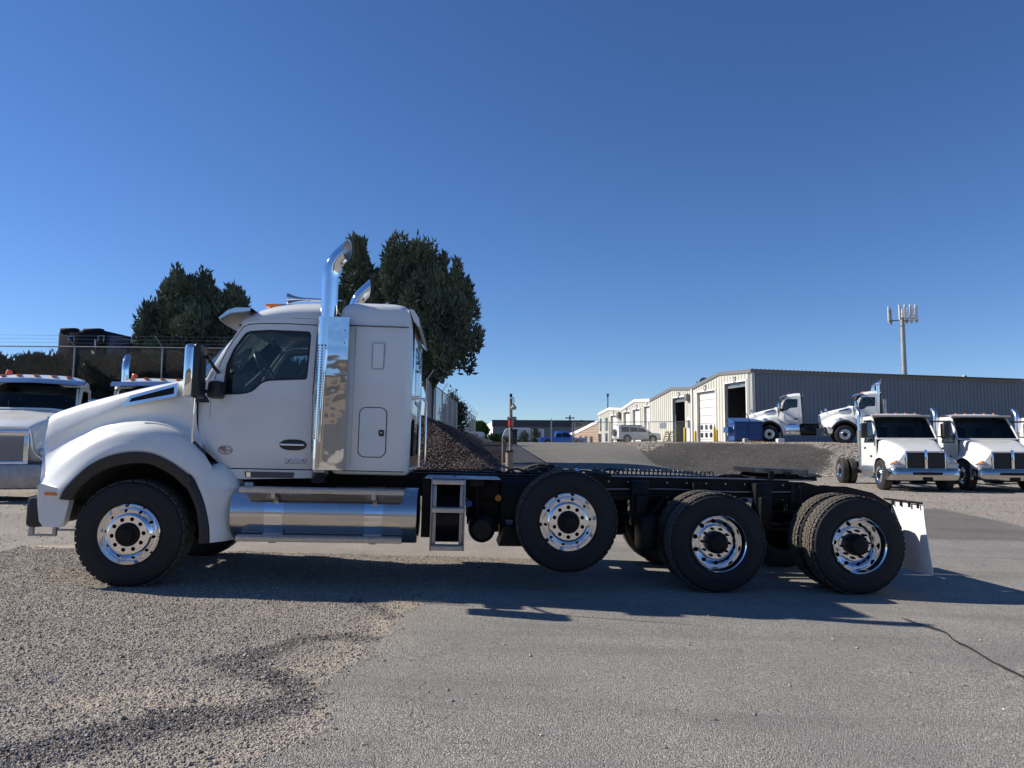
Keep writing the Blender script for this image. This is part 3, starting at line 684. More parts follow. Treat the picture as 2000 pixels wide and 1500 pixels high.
        m.grid([[(a, b, g1) for a, b in ar], [(a, b, zt) for a, b in ar]]); S(m).obj('plain_guard', M_CHROME, gd, 60); m = MB().grid([[(a, b, zb) for a, b in ar], [(a, b, g0) for a, b in ar]]); S(m).obj('plain_guard', M_CHROME, gd, 60)
        m = MB().tube([(x0 - .035, .012, g0 - .03), (x0 - .028, .004, (g0 + g1) / 2), (x0 - .01, .012, g1 - .06)], .013, 8); S(m).obj('grab_handle', M_CHROME, root)
        m = MB()
        for zz in (zt - .14, zt - .27, 2.2, 1.95, 1.6, 1.4): m.cyl((x1 - .04, .032, zz), (x1 - .04, .022, zz), .009, 8)
        S(m).obj('shield_screw', M_STEEL, gd)
        m = MB()
        for k in range(9): m.lathe([(.070, k * .012), (.078, k * .012 + .006)], 20, 'z', (-2.01, .14, 1.06)); 
        m.lathe([(.078, .108), (.078, .16)], 20, 'z', (-2.01, .14, 1.06)); m.lathe([(0, 0), (.07, 0)], 20, 'z', (-2.01, .14, 1.06)); S(m).obj('flex_pipe', M_STEEL, root, 20)
    MB().lathe([(.16, 0), (.16, .62)], 24, 'z', (-2.0, .42, 1.35)).obj('exhaust_can', M_STEEL, root)
    # antenna, roof lamps and horns
    a_ = T(391, 675, -.02); t_ = T(396, 519, -.02)
    m = MB().tube([(a_[0], -.02, a_[2] - .2), (a_[0], -.02, a_[2] + .3), t_], [.012, .010, .007], 6); m.obj('antenna', M_BLACK, root)
    for k in range(5):
        y = YC + (k - 2) * .36; b = 2.955 if k in (1, 2, 3) else 2.93
        if k in (0, 4): y = YC + (k - 2) * .34
        b0 = MB().rbox((-2.74, y - .055, b + .01), (-2.56, y + .055, b + .05), .018, 2).obj('roof_lamp', M_AMBER, root)
        MB().rbox((-2.66, y - .045, b + .005), (-2.42, y + .045, b + .056), .02, 2).obj('lamp_base', M_CHROME, b0)
    for y in (.62, 1.82):
        m = MB().lathe([(.066, 0), (.060, .01), (.040, .06), (.026, .12), (.018, .2), (.014, .60)], 20, 'x', (-2.53, y, 3.065)); m.lathe([(0, .03), (.05, .03)], 16, 'x', (-2.53, y, 3.065))
        m.tube([(-2.3, y, 2.98), (-2.3, y, 3.065)], .012, 6); m.tube([(-2.03, y, 2.98), (-2.03, y, 3.065)], .012, 6); m.obj('air_horn', M_CHROME, root, 40)
    # fuel tank
    tx0, tx1 = -2.86, -.99; r_ = .29; cy_, cz = .325, .728
    m = MB().lathe([(0, tx0 - .03), (.2, tx0 - .022), (.27, tx0 - .008), (r_ - .004, tx0), (r_, tx0 + .012), (r_, tx1 - .012), (r_ - .004, tx1), (.27, tx1 + .008), (.2, tx1 + .02), (0, tx1 + .028)], 96, 'x', (0, cy_, cz)); tk = m.obj('fuel_tank', M_BRUSH, root, 30)
    for a, b in ((515, 552), (711, 747)):
        x0, x1 = T(a, 1000, .03)[0], T(b, 1000, .03)[0]
        MB().lathe([(r_, x0), (r_ + .004, x0 + .002), (r_ + .004, x1 - .002), (r_, x1)], 72, 'x', (0, cy_, cz)).obj('tank_strap', M_BAND, tk, 20)
        xm = (x0 + x1) / 2
        m = MB().rbox((xm - .02, -.03, .905), (xm + .025, .09, 1.0), .006); m.obj('step_bracket', M_TREAD, tk)
        m = MB().rbox((x0 - .0, .04, .515), (x1, .10, .55), .004).rbox((xm - .03, -.0, .455), (xm + .04, .07, .53), .006); m.obj('step_bracket', M_STEEL, tk)
    for (p0, p1, zc, nm) in ((T(467, 954, -.04), T(789, 965, -.04), 0, 'upper'), (T(459, 1050, -.06), T(784, 1059, -.06), 0, 'lower')):
        zt_ = (p0[2] + p1[2]) / 2 + .028; y0 = p0[1]
        m = MB().rbox((p0[0], y0, zt_ - .055), (p1[0], y0 + .012, zt_), .003); m.box((p0[0], y0, zt_ - .012), (p1[0], y0 + .16, zt_ - .002))
        st = m.obj('step_board', M_TREAD, root, 30); m = MB()
        for k in range(int((p1[0] - p0[0]) / .028)):
            x = p0[0] + .014 + k * .028
            for q in range(3): m.lathe([(.009, 0), (.006, .007), (.0035, .007)], 6, 'z', (x, y0 + .03 + q * .045, zt_ - .002))
        stuff(m.obj('grip_stud', M_TREAD, st, None))
    MB().lathe([(.055, 0), (.055, .03), (.05, .038), (0, .04)], 20, 'z', (T(487, 945, .25)[0], .25, 1.01)).obj('filler_cap', M_STEEL, tk)
    # recessed nameplate panel on the cab sill
    q = xz([(475,921),(573,923),(571,934),(477,933)], .17); m = skin(q, [], lambda x, z: cab_y(x, z) - .004, .01); m.obj('sill_plate', mat('sill_plate_grey', (.10, .10, .10), .4), root)
    m = skin(xz([(479,922.5),(487,922.5),(487,932),(479,932)], .17), [], lambda x, z: cab_y(x, z) - .010, .01); m.obj('sill_bracket', M_CHROME, root)
    # oval door decal
    dx, _, dz = T(439, 879, .17); ov = [(dx + .075 * math.cos(a), dz + .048 * math.sin(a)) for a in np.linspace(0, 2 * PI, 28, endpoint=False)]
    dc = skin(ov, [inset(ov, .004)], lambda x, z: cab_y(x, z) - .004, .006).obj('door_decal', M_GREYLBL, root)
    ov2 = inset(ov, .012); skin(ov2, [inset(ov2, .003)], lambda x, z: cab_y(x, z) - .004, .006).obj('decal_ring', M_GREYLBL, dc)
    MR = mat('decal_red', (.28, .07, .05), .5)
    for k, (t, s) in enumerate((('GENERAL', .027), ('TRUCK', .030), ('CO.', .02))):
        tm = text_mesh(t, s, .002, 0, .0006); tm.v = [(a + dx, b + cab_y(dx, dz) - .004, c + dz + .022 - k * .024) for a, b, c in tm.v]; tm.obj('decal_lettering', MR, dc, None)
    # ladder of steps with the black tank behind it
    l0, l1 = T(843, 1000, .02)[0], T(906, 1000, .02)[0]; zt, zb = T(870, 931, .02)[2], T(870, 1076, .02)[2]
    m = MB().rbox((l0 - .012, .01, zb), (l0 + .0, .10, zt), .003).rbox((l1, .01, zb), (l1 + .012, .10, zt), .003)
    m.rbox((l0, .06, zb), (l0 + .045, .09, zt - .03), .004).rbox((l1 - .045, .06, zb), (l1, .09, zt - .03), .004); ld = m.obj('side_ladder', M_STEEL, root)
    for py in (941, 996, 1070):
        z = T(870, py, .0)[2]; s = MB().rbox((l0, -.01, z - .028), (l1, .0, z + .02), .003); s.box((l0, -.01, z + .01), (l1, .14, z + .019)); s = s.obj('rung', M_TREAD, ld)
        m = MB()
        for k in range(11):
            for q_ in range(2): m.lathe([(.009, 0), (.006, .007)], 6, 'z', (l0 + .02 + k * .028, .02 + q_ * .04, z + .019))
        stuff(m.obj('grip_stud', M_TREAD, s, None))
    MB().lathe([(0, l0 + .0), (.27, l0 + .01), (.285, l0 + .03), (.285, l1 - .03), (.27, l1 - .01), (0, l1)], 40, 'x', (0, .40, .73)).obj('fluid_tank', M_GLOSSBLK, root)
    m = MB().box((tx1 + .04, .3, .5), (l0 - .02, .8, 1.12)); m.rbox((-.62, .1, 1.15), (-.60, .2, 1.16)); m.obj('equipment_box', M_BLACK, root)
    # deck plate
    d0, d1 = T(832, 930, .3)[0], T(975, 930, .3)[0]; dz = T(870, 931, .3)[2]
    m = MB().rbox((d0, .06, dz - .012), (d1, 1.75, dz), .003); dk = m.obj('deck_plate', M_PLATE, root); m = MB()
    for i in range(30):
        for j in range(60): m.box((d0 + .01 + i * (d1 - d0 - .02) / 30, .09 + j * .027, dz), (d0 + .018 + i * (d1 - d0 - .02) / 30, .105 + j * .027, dz + .003))
    stuff(m.obj('plate_stud', M_PLATE, dk, None))
    # frame details between the axles
    m = MB()
    m.rbox((-.46, .74, .60), (.02, .80, 1.12), .01); m.rbox((-.10, .62, .46), (.40, .74, 1.10), .02); m.rbox((.1, .5, .5), (.3, 1.9, .62), .02)
    m.rbox((-.55, .70, .86), (.9, .79, 1.14), .01); m.prism([(-.12, .42), (.5, .42), (.35, .6), (-.05, .62)], 'y', .3, .8)
    m.box((-.45, .1, 1.06), (-.30, .8, 1.12)); m.tube([(-.38, .2, 1.1), (-.36, .22, .9), (-.34, .3, .7)], .015, 6)
    pair(m, 'suspension_bracket', M_BLACK, root)
    o = MB().lathe([(0, 0), (.10, .005), (.135, .03), (.14, .07), (.135, .085), (.14, .10), (.14, .5), (.135, .53), (0, .56)], 28, 'y', (-.305, .18, .60)).obj('air_tank', M_GLOSSBLK, root, 30)
    MB().lathe([(.142, .12), (.144, .125), (.144, .15), (.142, .155)], 28, 'y', (-.305, .18, .60)).obj('tank_band', M_STEEL, o)
    MB().rbox((-.03, .60, .60), (.05, .618, .67), .008).obj('bracket_label', M_GREYLBL, root)
    m = MB().rbox((LX - .06, .2, .64), (LX + .06, 2.24, .79), .03, 2).lathe([(0, 0), (.13, .03), (.15, .1), (.13, .17), (0, .2)], 20, 'z', (LX - .3, .7, .52)); m.tube([(LX, .7, .68), (LX - .6, .82, .72), (LX - .9, .84, .88)], .05, 8)
    mirrored(m).obj('lift_axle', M_BLACK, root)
    for dx_ in (D1, D2):
        m = MB().tube([(dx_, .3, AZ), (dx_, .95, AZ)], .075, 12).tube([(dx_, .95, AZ), (dx_, 1.0, AZ + .02), (dx_, 1.22, AZ + .03)], [.08, .14, .21], 16)
        m.rbox((dx_ - .3, .84, AZ + .12), (dx_ + .3, .95, AZ + .24), .03).rbox((dx_ - .05, .70, AZ + .1), (dx_ + .05, .80, 1.12), .01)
        m.lathe([(0, 0), (.12, .0), (.13, .03), (.12, .22), (0, .24)], 16, 'z', (dx_ + .32, .88, .62)); pair(m, 'drive_axle', M_BLACK, root)
    m = MB().tube([(LX - 1.2, YC, .85), (D1 - .2, YC, .62)], .06, 10).tube([(D1 + .2, YC, .6), (D2 - .2, YC, .58)], .05, 10); m.obj('drive_shaft', M_BLACK, root)
    for xx in (1.50, 2.94):
        m = MB().rbox((xx - .10, .64, .62), (xx + .10, .78, 1.13), .02); m.rbox((xx - .07, .56, .62), (xx + .07, .66, .98), .02); pair(m, 'spring_hanger', M_BLACK, root)
    m = MB().rbox((1.42, .30, .38), (1.62, .62, .75), .05).tube([(1.52, .45, .70), (1.7, .5, .9), (1.8, .8, .95)], .02, 6); pair(m, 'brake_chamber', M_BLACK, root)
    q = T(1469, 977, .70); m = MB().box((q[0] - .0, .690, q[2] - .028), (q[0] - .14, .70, q[2] + .028)).box((q[0] + .0, .69, q[2] - .028), (q[0] - .0, .70, q[2] + .028)); m.obj('suspension_label', M_GREYLBL, root)
    MB().box((q[0] - .135, .686, q[2] - .022), (q[0] - .06, .69, q[2] + .022)).obj('label_print', M_BLACK, root)
    # rear of the frame
    for s_ in (0, 1):
        a = [xz([p], .70)[0] for p in ((1560,948),(1650,950),(1700,962),(1738,985),(1740,992),(1660,975),(1560,975))]
        m = MB().prism(a, 'y', .66, .70)
        if s_: m.v = [(x, 2 * YC - y, z) for x, y, z in m.v]
        m.obj('frame_tail', M_BLACK, root)
    p1 = T(1738, 988, .70); MB().rbox((p1[0] - .06, .66, p1[2] - .22), (p1[0], 1.78, p1[2] + .0), .01).obj('rear_crossmember', M_BLACK, root)
    # mud flaps
    for s_ in (0, 1):
        def S(mb):
            if s_: mb.v = [(a, 2 * YC - b, c) for a, b, c in mb.v]
            return mb
        ft = T(1803, 985, .03); fb = T(1822, 1125, .03); rows = []
        for u in np.linspace(0, 1, 12):
            x = ft[0] + (fb[0] - ft[0]) * u ** 1.6; z = ft[2] - .012 + (fb[2] - ft[2] + .012) * u; cr = .03 * (1 if u > .97 else 0)
            rows.append([(x + .010 * math.sin(k * .9 + 2.2 * u), .03 + cr + (.60 - 2 * cr) * k / 8, z) for k in range(9)])
        m = MB().grid(rows); back = [[(x + .008, y, z) for x, y, z in r_] for r_ in rows]; m.grid([list(reversed(r_)) for r_ in back])
        m.grid([[r_[0] for r_ in rows], [r_[0] for r_ in back]]); m.grid([[r_[-1] for r_ in rows], [r_[-1] for r_ in back]]); m.grid([rows[-1], back[-1]])
        fl = S(m).obj('mud_flap', M_FLAP, root, 40)
        m = MB().tube([(ft[0] - .02, .02, ft[2] + .012), (ft[0] - .02, .72, ft[2] + .012)], .012, 8)
        for k in range(4): m.rbox((ft[0] - .03, .08 + k * .155, ft[2] - .05), (ft[0] - .01, .105 + k * .155, ft[2] + .01), .004)
        S(m).obj('flap_hanger', M_BLACK, root)
    # fifth wheel
    zt = 1.305; f0, f1 = 2.93, 3.74
    ol = [(f0, .95), (f0 + .02, .85), (f0 + .12, .79), (f0 + .40, .775), (f0 + .62, .80), (f1 - .05, .98), (f1, 1.02), (f1 - .02, 1.07), (f0 + .52, 1.19), (f0 + .44, YC)]
    ol = ol + [(x, 2 * YC - y) for x, y in reversed(ol[:-1])]
    m = MB().prism(ol, 'z', zt - .058, zt); m.prism([(f1 - .3, zt - .005), (f1 + .03, zt - .06), (f1 + .02, zt - .085), (f1 - .3, zt - .08)], 'y', .90, 1.08); m.v = [(x, y, z - .02 * (x - f0)) for x, y, z in m.v]
    fw = m.obj('fifth_wheel', mat('greasy_steel', (.16, .16, .155), .35, 1, noise=.5, nscale=10), root, 30)
    m = MB().prism([(2.98, 1.17), (3.60, 1.17), (3.42, 1.25), (3.40, 1.262), (3.10, 1.262), (3.08, 1.25)], 'y', .84, .90); m.mirror(); m.rbox((2.9, .80, 1.165), (3.66, 1.64, 1.20), .01).cyl((3.28, .74, 1.235), (3.28, 1.7, 1.235), .03).rbox((3.06, .76, 1.17), (3.12, .80, 1.27), .005)
    m.tube([(3.2, .78, 1.21), (3.5, .76, 1.20), (3.62, .74, 1.215)], .012, 6); m.obj('fifth_wheel_base', M_BLACK, fw)
    MB().box((3.43, .80, 1.22), (3.53, .805, 1.25)).obj('fifth_wheel_label', M_GREYLBL, fw)
    m = MB().rbox((1.2, .8, 1.16), (3.6, .86, 1.178), .004).mirror(); m.obj('slide_rail', M_STEEL, frame)
    # coiled air line, hoses
    m = MB(); n_ = 25 * 12; x0, x1 = 1.18, 2.48; pts = [(x0 + (x1 - x0) * i / n_, .98 + .036 * math.cos(2 * PI * i / 12), 1.222 + .036 * math.sin(2 * PI * i / 12) - .012 * i / n_) for i in range(n_ + 1)]
    m.tube(pts, .0075, 6); m.obj('coiled_air_line', mat('hose_black', (.03, .03, .032), .3), root, 60)
    rr = random.Random(4); m = MB()
    for k in range(10):
        x = -.35 + k * .16; pts = [(x, .85 + rr.random() * .2, 1.17), (x + .1, .9 + rr.random() * .2, 1.19 + rr.random() * .06), (x + .3, .85 + rr.random() * .5, 1.18)]
        MB().tube(spl(pts, 6), .012, 6).obj('air_hose', M_TRIM, root)
    for k in range(6): pts = [(2.45 + k * .03, .9 + .03 * k, 1.18), (2.65, .92 + rr.random() * .1, 1.20 + rr.random() * .03), (2.85 + rr.random() * .1, 1.0, 1.18)]; MB().tube(spl(pts, 7), .009, 6).obj('air_hose', M_TRIM, root)
    m = MB().rbox((.95, .9, 1.16), (1.18, 1.2, 1.215), .02); m.prism([(1.0, 1.2), (1.06, 1.2), (1.035, 1.27)], 'y', 1.0, 1.04); m.obj('hose_bracket', M_TRIM, root)
    MB().lathe([(.04, 0), (.05, .02), (.03, .08), (0, .09)], 12, 'x', (.80, 1.0, 1.20)).obj('glad_hand', M_ALU, root)
    for yy, zz_, mt_ in ((.735, 1.03, M_STEEL), (.74, .98, M_TRIM), (.738, .95, M_TRIM)):      # lines clipped along the rail
        pts = [(-.3 + k * .45, yy + .006 * (k % 2), zz_ + .008 * math.sin(k * 1.7)) for k in range(9)]; MB().tube(spl(pts, 40), .008, 6).obj('brake_line', mt_, root)
    for k in range(34):
        x = -.45 + k * .115
        for zz_ in ((.945, 1.11) if k % 3 else (.945, 1.03, 1.11)): MB().cyl((x, .79, zz_), (x, .775, zz_), .011, 6).obj('frame_bolt', M_STEEL, frame) if k % 2 == 0 else None
    # hang tags on the valves
    t_ = T(916, 984, .3); o = MB().cyl((t_[0], .30, t_[2]), (t_[0], .305, t_[2]), .034, 24).obj('round_tag', M_BLUETAG, root); MB().tube([(t_[0] - .01, .30, t_[2] + .03), (t_[0] - .03, .31, t_[2] + .06), (t_[0] - .04, .33, t_[2] + .04)], .003, 5).obj('tag_string', M_GREYLBL, o); o['label'] = 'blue round valve tag'
    t_ = T(973, 973, .5); o = MB().cyl((t_[0], .50, t_[2]), (t_[0], .505, t_[2]), .034, 24).obj('round_tag', M_ORTAG, root); MB().tube([(t_[0] - .01, .50, t_[2] + .03), (t_[0], .51, t_[2] + .05), (t_[0] + .01, .50, t_[2] + .03)], .003, 5).obj('tag_string', M_GREYLBL, o); o['label'] = 'orange round valve tag'
    # little sticker on the front tyre
    return root
HERO = build_hero()
# ------------------------------------------------------------ terrain
def interp(x, a, b): return np.interp(x, a, b)
def height(x, y):
    x = np.asarray(x, float); y = np.asarray(y, float)
    tilt = -.01893 * (np.clip(x, -9, 9) * .99718 + (y - TD) * .07498) * (1 - smooth(10, 19, y)) * smooth(-30, -5, y)
    road = interp(y, [12, 20, 28, 36, 45, 60, 90, 400], [0, .22, .68, 1.15, 1.66, 1.9, 2.0, 2.2])
    lot = interp(y, [12, 24, 33, 35, 40.2, 44, 60, 400], [0, .13, .17, .26, 1.74, 1.84, 1.9, 2.2])
    b = smooth(4.0, 9.5, x + .12 * (y - 36)); base = road * (1 - b) + lot * b
    front = .80 + (y - 22.1) * .47; side = .62 + (-.25 - x) * .66; m = np.minimum(np.minimum(front, side), 2.55)
    m = np.where((y > 22.0) & (x < -.2), np.maximum(base, m * smooth(22.0, 22.06, y)), base)
    m = np.where(x < -26, m, m)
    yard = .14 * smooth(-4, -9, x) * smooth(10, 14, y)
    return tilt + m + yard * (y < 22)
def H(x, y): return float(height(x, y))
def G(px, py, it=6):                    # ground point under a pixel of the photograph
    d = ray(px, py); z = 0
    for _ in range(it):
        t = (z - CAM_H) / d.z; z = H(d.x * t, d.y * t)
    return (d.x * t, d.y * t)
def pdist(X, Y, pl):                    # distance to a polyline
    D = np.full(X.shape, 1e9)
    for (ax, ay), (bx, by) in zip(pl[:-1], pl[1:]):
        dx, dy = bx - ax, by - ay; t = np.clip(((X - ax) * dx + (Y - ay) * dy) / (dx * dx + dy * dy + 1e-12), 0, 1)
        D = np.minimum(D, np.hypot(X - ax - t * dx, Y - ay - t * dy))
    return D
def inpoly(X, Y, pg):
    c = np.zeros(X.shape, bool); n = len(pg)
    for i in range(n):
        (ax, ay), (bx, by) = pg[i], pg[(i + 1) % n]
        if ay == by: continue
        c ^= ((ay > Y) != (by > Y)) & (X < (bx - ax) * (Y - ay) / (by - ay) + ax)
    return c
def vnoise(X, Y, s, seed=0):            # cheap value noise
    r = np.random.default_rng(seed).random((64, 64)); x = X / s; y = Y / s
    i = np.floor(x).astype(int); j = np.floor(y).astype(int); u = x - i; v = y - j; u = u * u * (3 - 2 * u); v = v * v * (3 - 2 * v)
    g = lambda a, b: r[a % 64, b % 64]
    return (g(i, j) * (1 - u) + g(i + 1, j) * u) * (1 - v) + (g(i, j + 1) * (1 - u) + g(i + 1, j + 1) * u) * v
edge = [G(*p) for p in ((250,1500*1.25),(400,1600),(500,1500),(585,1430),(650,1355),(720,1280),(775,1215),(840,1165),(930,1120),(1010,1095),(1150,1070),(1400,1020),(1700,992),(1850,994),(2000,1030),(2500,1120))]
asph_poly = edge + [(40, edge[-1][1]), (40, -12), (edge[0][0], -12)]
road_poly = [(-3, 15.5), (-9, 18), (-9, 22), (-.6, 22), (-2.2, 40), (-3, 60), (-3, 110), (14, 110), (13.5, 60), (10.5, 44), (11.3, 40.6), (16, 40.3), (16.8, 38.6), (15.6, 36.5), (14.2, 34.6), (11, 32), (8.2, 24), (8.4, 18)]
bank_rock = [[(5.4, 46), (8.5, 44.5), (9.4, 41.2), (7.0, 38.6)]]
dark1 = [G(*p) for p in ((-150,1495),(0,1482),(100,1462),(200,1442),(300,1418),(400,1402),(500,1392),(565,1372),(590,1350),(560,1335))]
dark2 = [G(*p) for p in ((430,1290),(470,1300),(520,1275),(590,1250),(660,1243),(730,1252))]
dark3 = [G(*p) for p in ((470,1312),(530,1320),(570,1345),(600,1365))]
dark4 = [G(*p) for p in ((690,1170),(740,1190),(770,1205))]
tan1 = [G(*p) for p in ((590,1310),(680,1285),(745,1245),(760,1200),(800,1180))]
tan2 = [G(*p) for p in ((170,1370),(300,1368),(430,1365))]
tan3 = [G(*p) for p in ((55,1070),(140,1066))]
def masks(X, Y):
    n1 = vnoise(X, Y, .35, 1) - .5; n2 = vnoise(X, Y, 1.3, 2) - .5; n3 = vnoise(X, Y, .12, 3) - .5
    sd = np.where(inpoly(X, Y, asph_poly), 1, -1) * pdist(X, Y, edge) * 1.0 + .22 * n1 + .25 * n2 + .08 * n3
    a = smooth(-.16, .16, sd)
    rp = np.where(inpoly(X, Y, road_poly), 1, -1) * pdist(X, Y, road_poly + road_poly[:1]) + .5 * n2 + .2 * n1
    a = np.maximum(a, smooth(-.3, .3, rp))
    for b in bank_rock: a = np.where(inpoly(X, Y, b), a * 0, a)
    a = np.where(Y > 58, np.maximum(a, .8), a)
    def band(pl, w_, amp=1.): return amp * (1 - smooth(w_ * .35, w_, pdist(X, Y, pl) + .10 * n1 + .12 * n2 + .05 * n3))
    dk = np.maximum.reduce([band(dark1, .22), band(dark2, .20), band(dark3, .19, .95), band(dark4, .12, .8)]) * (1 - .5 * a)
    tn = np.maximum.reduce([band(tan1, .26, .8), band(tan2, .26, .6), band(tan3, .22)])
    tn = np.maximum(tn, .45 * smooth(.5, .0, np.abs(sd)) * (Y < 9))
    return a, dk, tn, sd
xs = np.unique(np.round(np.r_[-900, -500, -300, -200, -140, -100, -75, -60, np.arange(-50, -24, 2), np.arange(-24, -8, .5), np.arange(-8, -5, .14), np.arange(-5, 6.4, .055), np.arange(6.4, 9, .14), np.arange(9, 28, .5), np.arange(28, 60, 3), 75, 100, 140, 200, 300, 500, 900], 4))
ys_ = np.unique(np.round(np.r_[-900, -400, -200, -120, -80, np.arange(-50, -8, 4), np.arange(-8, 2, .5), np.arange(2, 9.2, .055), np.arange(9.2, 12, .12), np.arange(12, 22, .3), np.arange(22, 23, .05), np.arange(23, 48, .35), np.arange(48, 70, 1), np.arange(70, 120, 5), 140, 180, 240, 320, 450, 700, 1200, 2500], 4))
X, Y = np.meshgrid(xs, ys_, indexing='ij'); A_, DK, TN, SD = masks(X, Y)
Z = height(X, Y)
near = (Y < 12) & (Y > 1) & (np.abs(X) < 8)
def micro(x, y, a):
    return np.where((y < 12) & (y > 1) & (np.abs(x) < 8), ((vnoise(x, y, .11, 5) - .5) * .004 + (vnoise(x, y, .5, 6) - .5) * .022) * (1 - a) + (vnoise(x, y, .9, 7) - .5) * .010 * a, 0)
Z = Z + micro(X, Y, A_)
bank = (Y > 22.2) & (X < -.3) & (X > -40) & (Y < 40); Z = Z + np.where(bank, (vnoise(X, Y, .8, 8) - .5) * .12, 0)
def ground_mat():
    m = bpy.data.materials.new('ground_surface'); m.use_nodes = True; n = m.node_tree; b = n.nodes['Principled BSDF']; L = n.links.new
    tc = n.nodes.new('ShaderNodeTexCoord')
    def noise(s, d=4, r=.6):
        q = n.nodes.new('ShaderNodeTexNoise'); q.inputs['Scale'].default_value = s; q.inputs['Detail'].default_value = d; q.inputs['Roughness'].default_value = r; L(tc.outputs['Object'], q.inputs[0]); return q.outputs[0]
    def voro(s, feat='F1'):
        q = n.nodes.new('ShaderNodeTexVoronoi'); q.feature = feat; q.inputs['Scale'].default_value = s; L(tc.outputs['Object'], q.inputs[0]); return q
    def att(k):
        q = n.nodes.new('ShaderNodeAttribute'); q.attribute_name = k; return q.outputs['Fac']
    def ramp(v, a, c, lo=0., hi=1.):
        q = n.nodes.new('ShaderNodeMapRange'); q.inputs[1].default_value = a; q.inputs[2].default_value = c; q.inputs[3].default_value = lo; q.inputs[4].default_value = hi; L(v, q.inputs[0]); return q.outputs[0]
    def mix(f, a, c, mode='MIX'):
        q = n.nodes.new('ShaderNodeMix'); q.data_type = 'RGBA'; q.blend_type = mode
        for s_, v in (('Factor', f), ('A', a), ('B', c)):
            if isinstance(v, (int, float)): q.inputs[s_].default_value = v
            elif isinstance(v, tuple): q.inputs[s_].default_value = (*v, 1)
            else: L(v, q.inputs[s_])
        return q.outputs['Result']
    def mth(op, a, c):
        q = n.nodes.new('ShaderNodeMath'); q.operation = op
        for i, v in enumerate((a, c)):
            if isinstance(v, (int, float)): q.inputs[i].default_value = v
            else: L(v, q.inputs[i])
        return q.outputs[0]
    # gravel: stones of mixed tone in sandy fines
    v1 = voro(78); v2 = voro(120); sep = n.nodes.new('ShaderNodeSeparateColor'); L(v1.outputs['Color'], sep.inputs[0]); sep2 = n.nodes.new('ShaderNodeSeparateColor'); L(v2.outputs['Color'], sep2.inputs[0])
    g1 = mix(sep.outputs[0], (0.225, 0.203, 0.180), (0.450, 0.408, 0.360)); g1 = mix(ramp(sep.outputs[1], .86, .9), g1, (0.630, 0.585, 0.525)); g2 = mix(sep2.outputs[0], (0.255, 0.228, 0.195), (0.450, 0.405, 0.345))
    gr = mix(ramp(noise(9), .42, .58), g1, g2); gr = mix(ramp(noise(1.1, 5), .35, .68, 0, .55), gr, (0.225, 0.203, 0.183)); gr = mix(ramp(noise(.35, 3), .4, .7, 0, .35), gr, (0.390, 0.338, 0.270))
    gr = mix(att('tan'), gr, mix(sep2.outputs[1], (0.450, 0.383, 0.292), (0.555, 0.480, 0.375)))
    gr = mix(mth('MULTIPLY', att('dark'), ramp(noise(14), .30, .52)), gr, mix(sep.outputs[2], (0.075, 0.071, 0.069), (0.180, 0.165, 0.150)))
    # asphalt: fine aggregate, worn grey with blotches
    a1 = mix(sep2.outputs[2], (0.120, 0.113, 0.098), (0.460, 0.438, 0.388)); a1 = mix(ramp(sep2.outputs[0], .93, .96), a1, (0.540, 0.525, 0.495)); a1 = mix(ramp(noise(.8, 6), .38, .66, 0, .45), a1, (0.173, 0.173, 0.173)); a1 = mix(ramp(noise(.28, 4), .42, .66, 0, .35), a1, (0.307, 0.285, 0.252))
    ck = voro(2.6, 'DISTANCE_TO_EDGE'); wp = n.nodes.new('ShaderNodeMixRGB'); wp.blend_type = 'ADD'; wp.inputs[0].default_value = .35
    nz = n.nodes.new('ShaderNodeTexNoise'); nz.inputs['Scale'].default_value = 2.2; nz.inputs['Detail'].default_value = 6; L(tc.outputs['Object'], nz.inputs[0]); L(tc.outputs['Object'], wp.inputs[1]); L(nz.outputs['Color'], wp.inputs[2]); L(wp.outputs[0], ck.inputs[0])
    cr = mth('MULTIPLY', ramp(ck.outputs['Distance'], .0, .010, 1, 0), att('crack'))
    a1 = mix(mth('MULTIPLY', cr, .42), a1, (0.075, 0.071, 0.065))
    sand = mth('MULTIPLY', att('tan'), ramp(noise(22), .45, .65)); a1 = mix(mth('MULTIPLY', sand, .55), a1, (0.435, 0.383, 0.307))
    st = n.nodes.new('ShaderNodeTexNoise'); st.inputs['Scale'].default_value = 1.0; st.inputs['Detail'].default_value = 5; smp = n.nodes.new('ShaderNodeMapping'); smp.inputs['Scale'].default_value = (.35, 2.2, 1); smp.inputs['Rotation'].default_value = (0, 0, .12); L(tc.outputs['Object'], smp.inputs[0]); L(smp.outputs[0], st.inputs[0])
    a1 = mix(ramp(st.outputs[0], .50, .72, 0, .35), a1, (.13, .125, .118)); a1 = mix(ramp(noise(3.3, 2), .66, .74, 0, .30), a1, (.10, .095, .09))
    a1 = mix(att('fresh'), a1, mix(ramp(noise(7, 6, .7), .35, .65), (.050, .047, .042), mix(ramp(noise(.5, 4), .4, .6), (.095, .088, .078), (.14, .13, .113))))
    f = ramp(mth('ADD', att('asphalt'), mth('MULTIPLY', mth('SUBTRACT', noise(16, 5), .5), .9)), .38, .62)
    col = mix(f, gr, a1); col = mix(att('mulch'), col, mix(sep.outputs[0], (.022, .014, .013), (.075, .05, .045)))
    L(col, b.inputs['Base Color']); b.inputs['Roughness'].default_value = .93; b.inputs['Specular IOR Level'].default_value = .25
    hg = mth('MULTIPLY', mth('ADD', mth('MULTIPLY', v1.outputs['Distance'], -.45), mth('MULTIPLY', noise(48, 4), 1.0)), 1.0); ha = mth('ADD', mth('MULTIPLY', v2.outputs['Distance'], -.42), mth('MULTIPLY', noise(60, 2), .30))
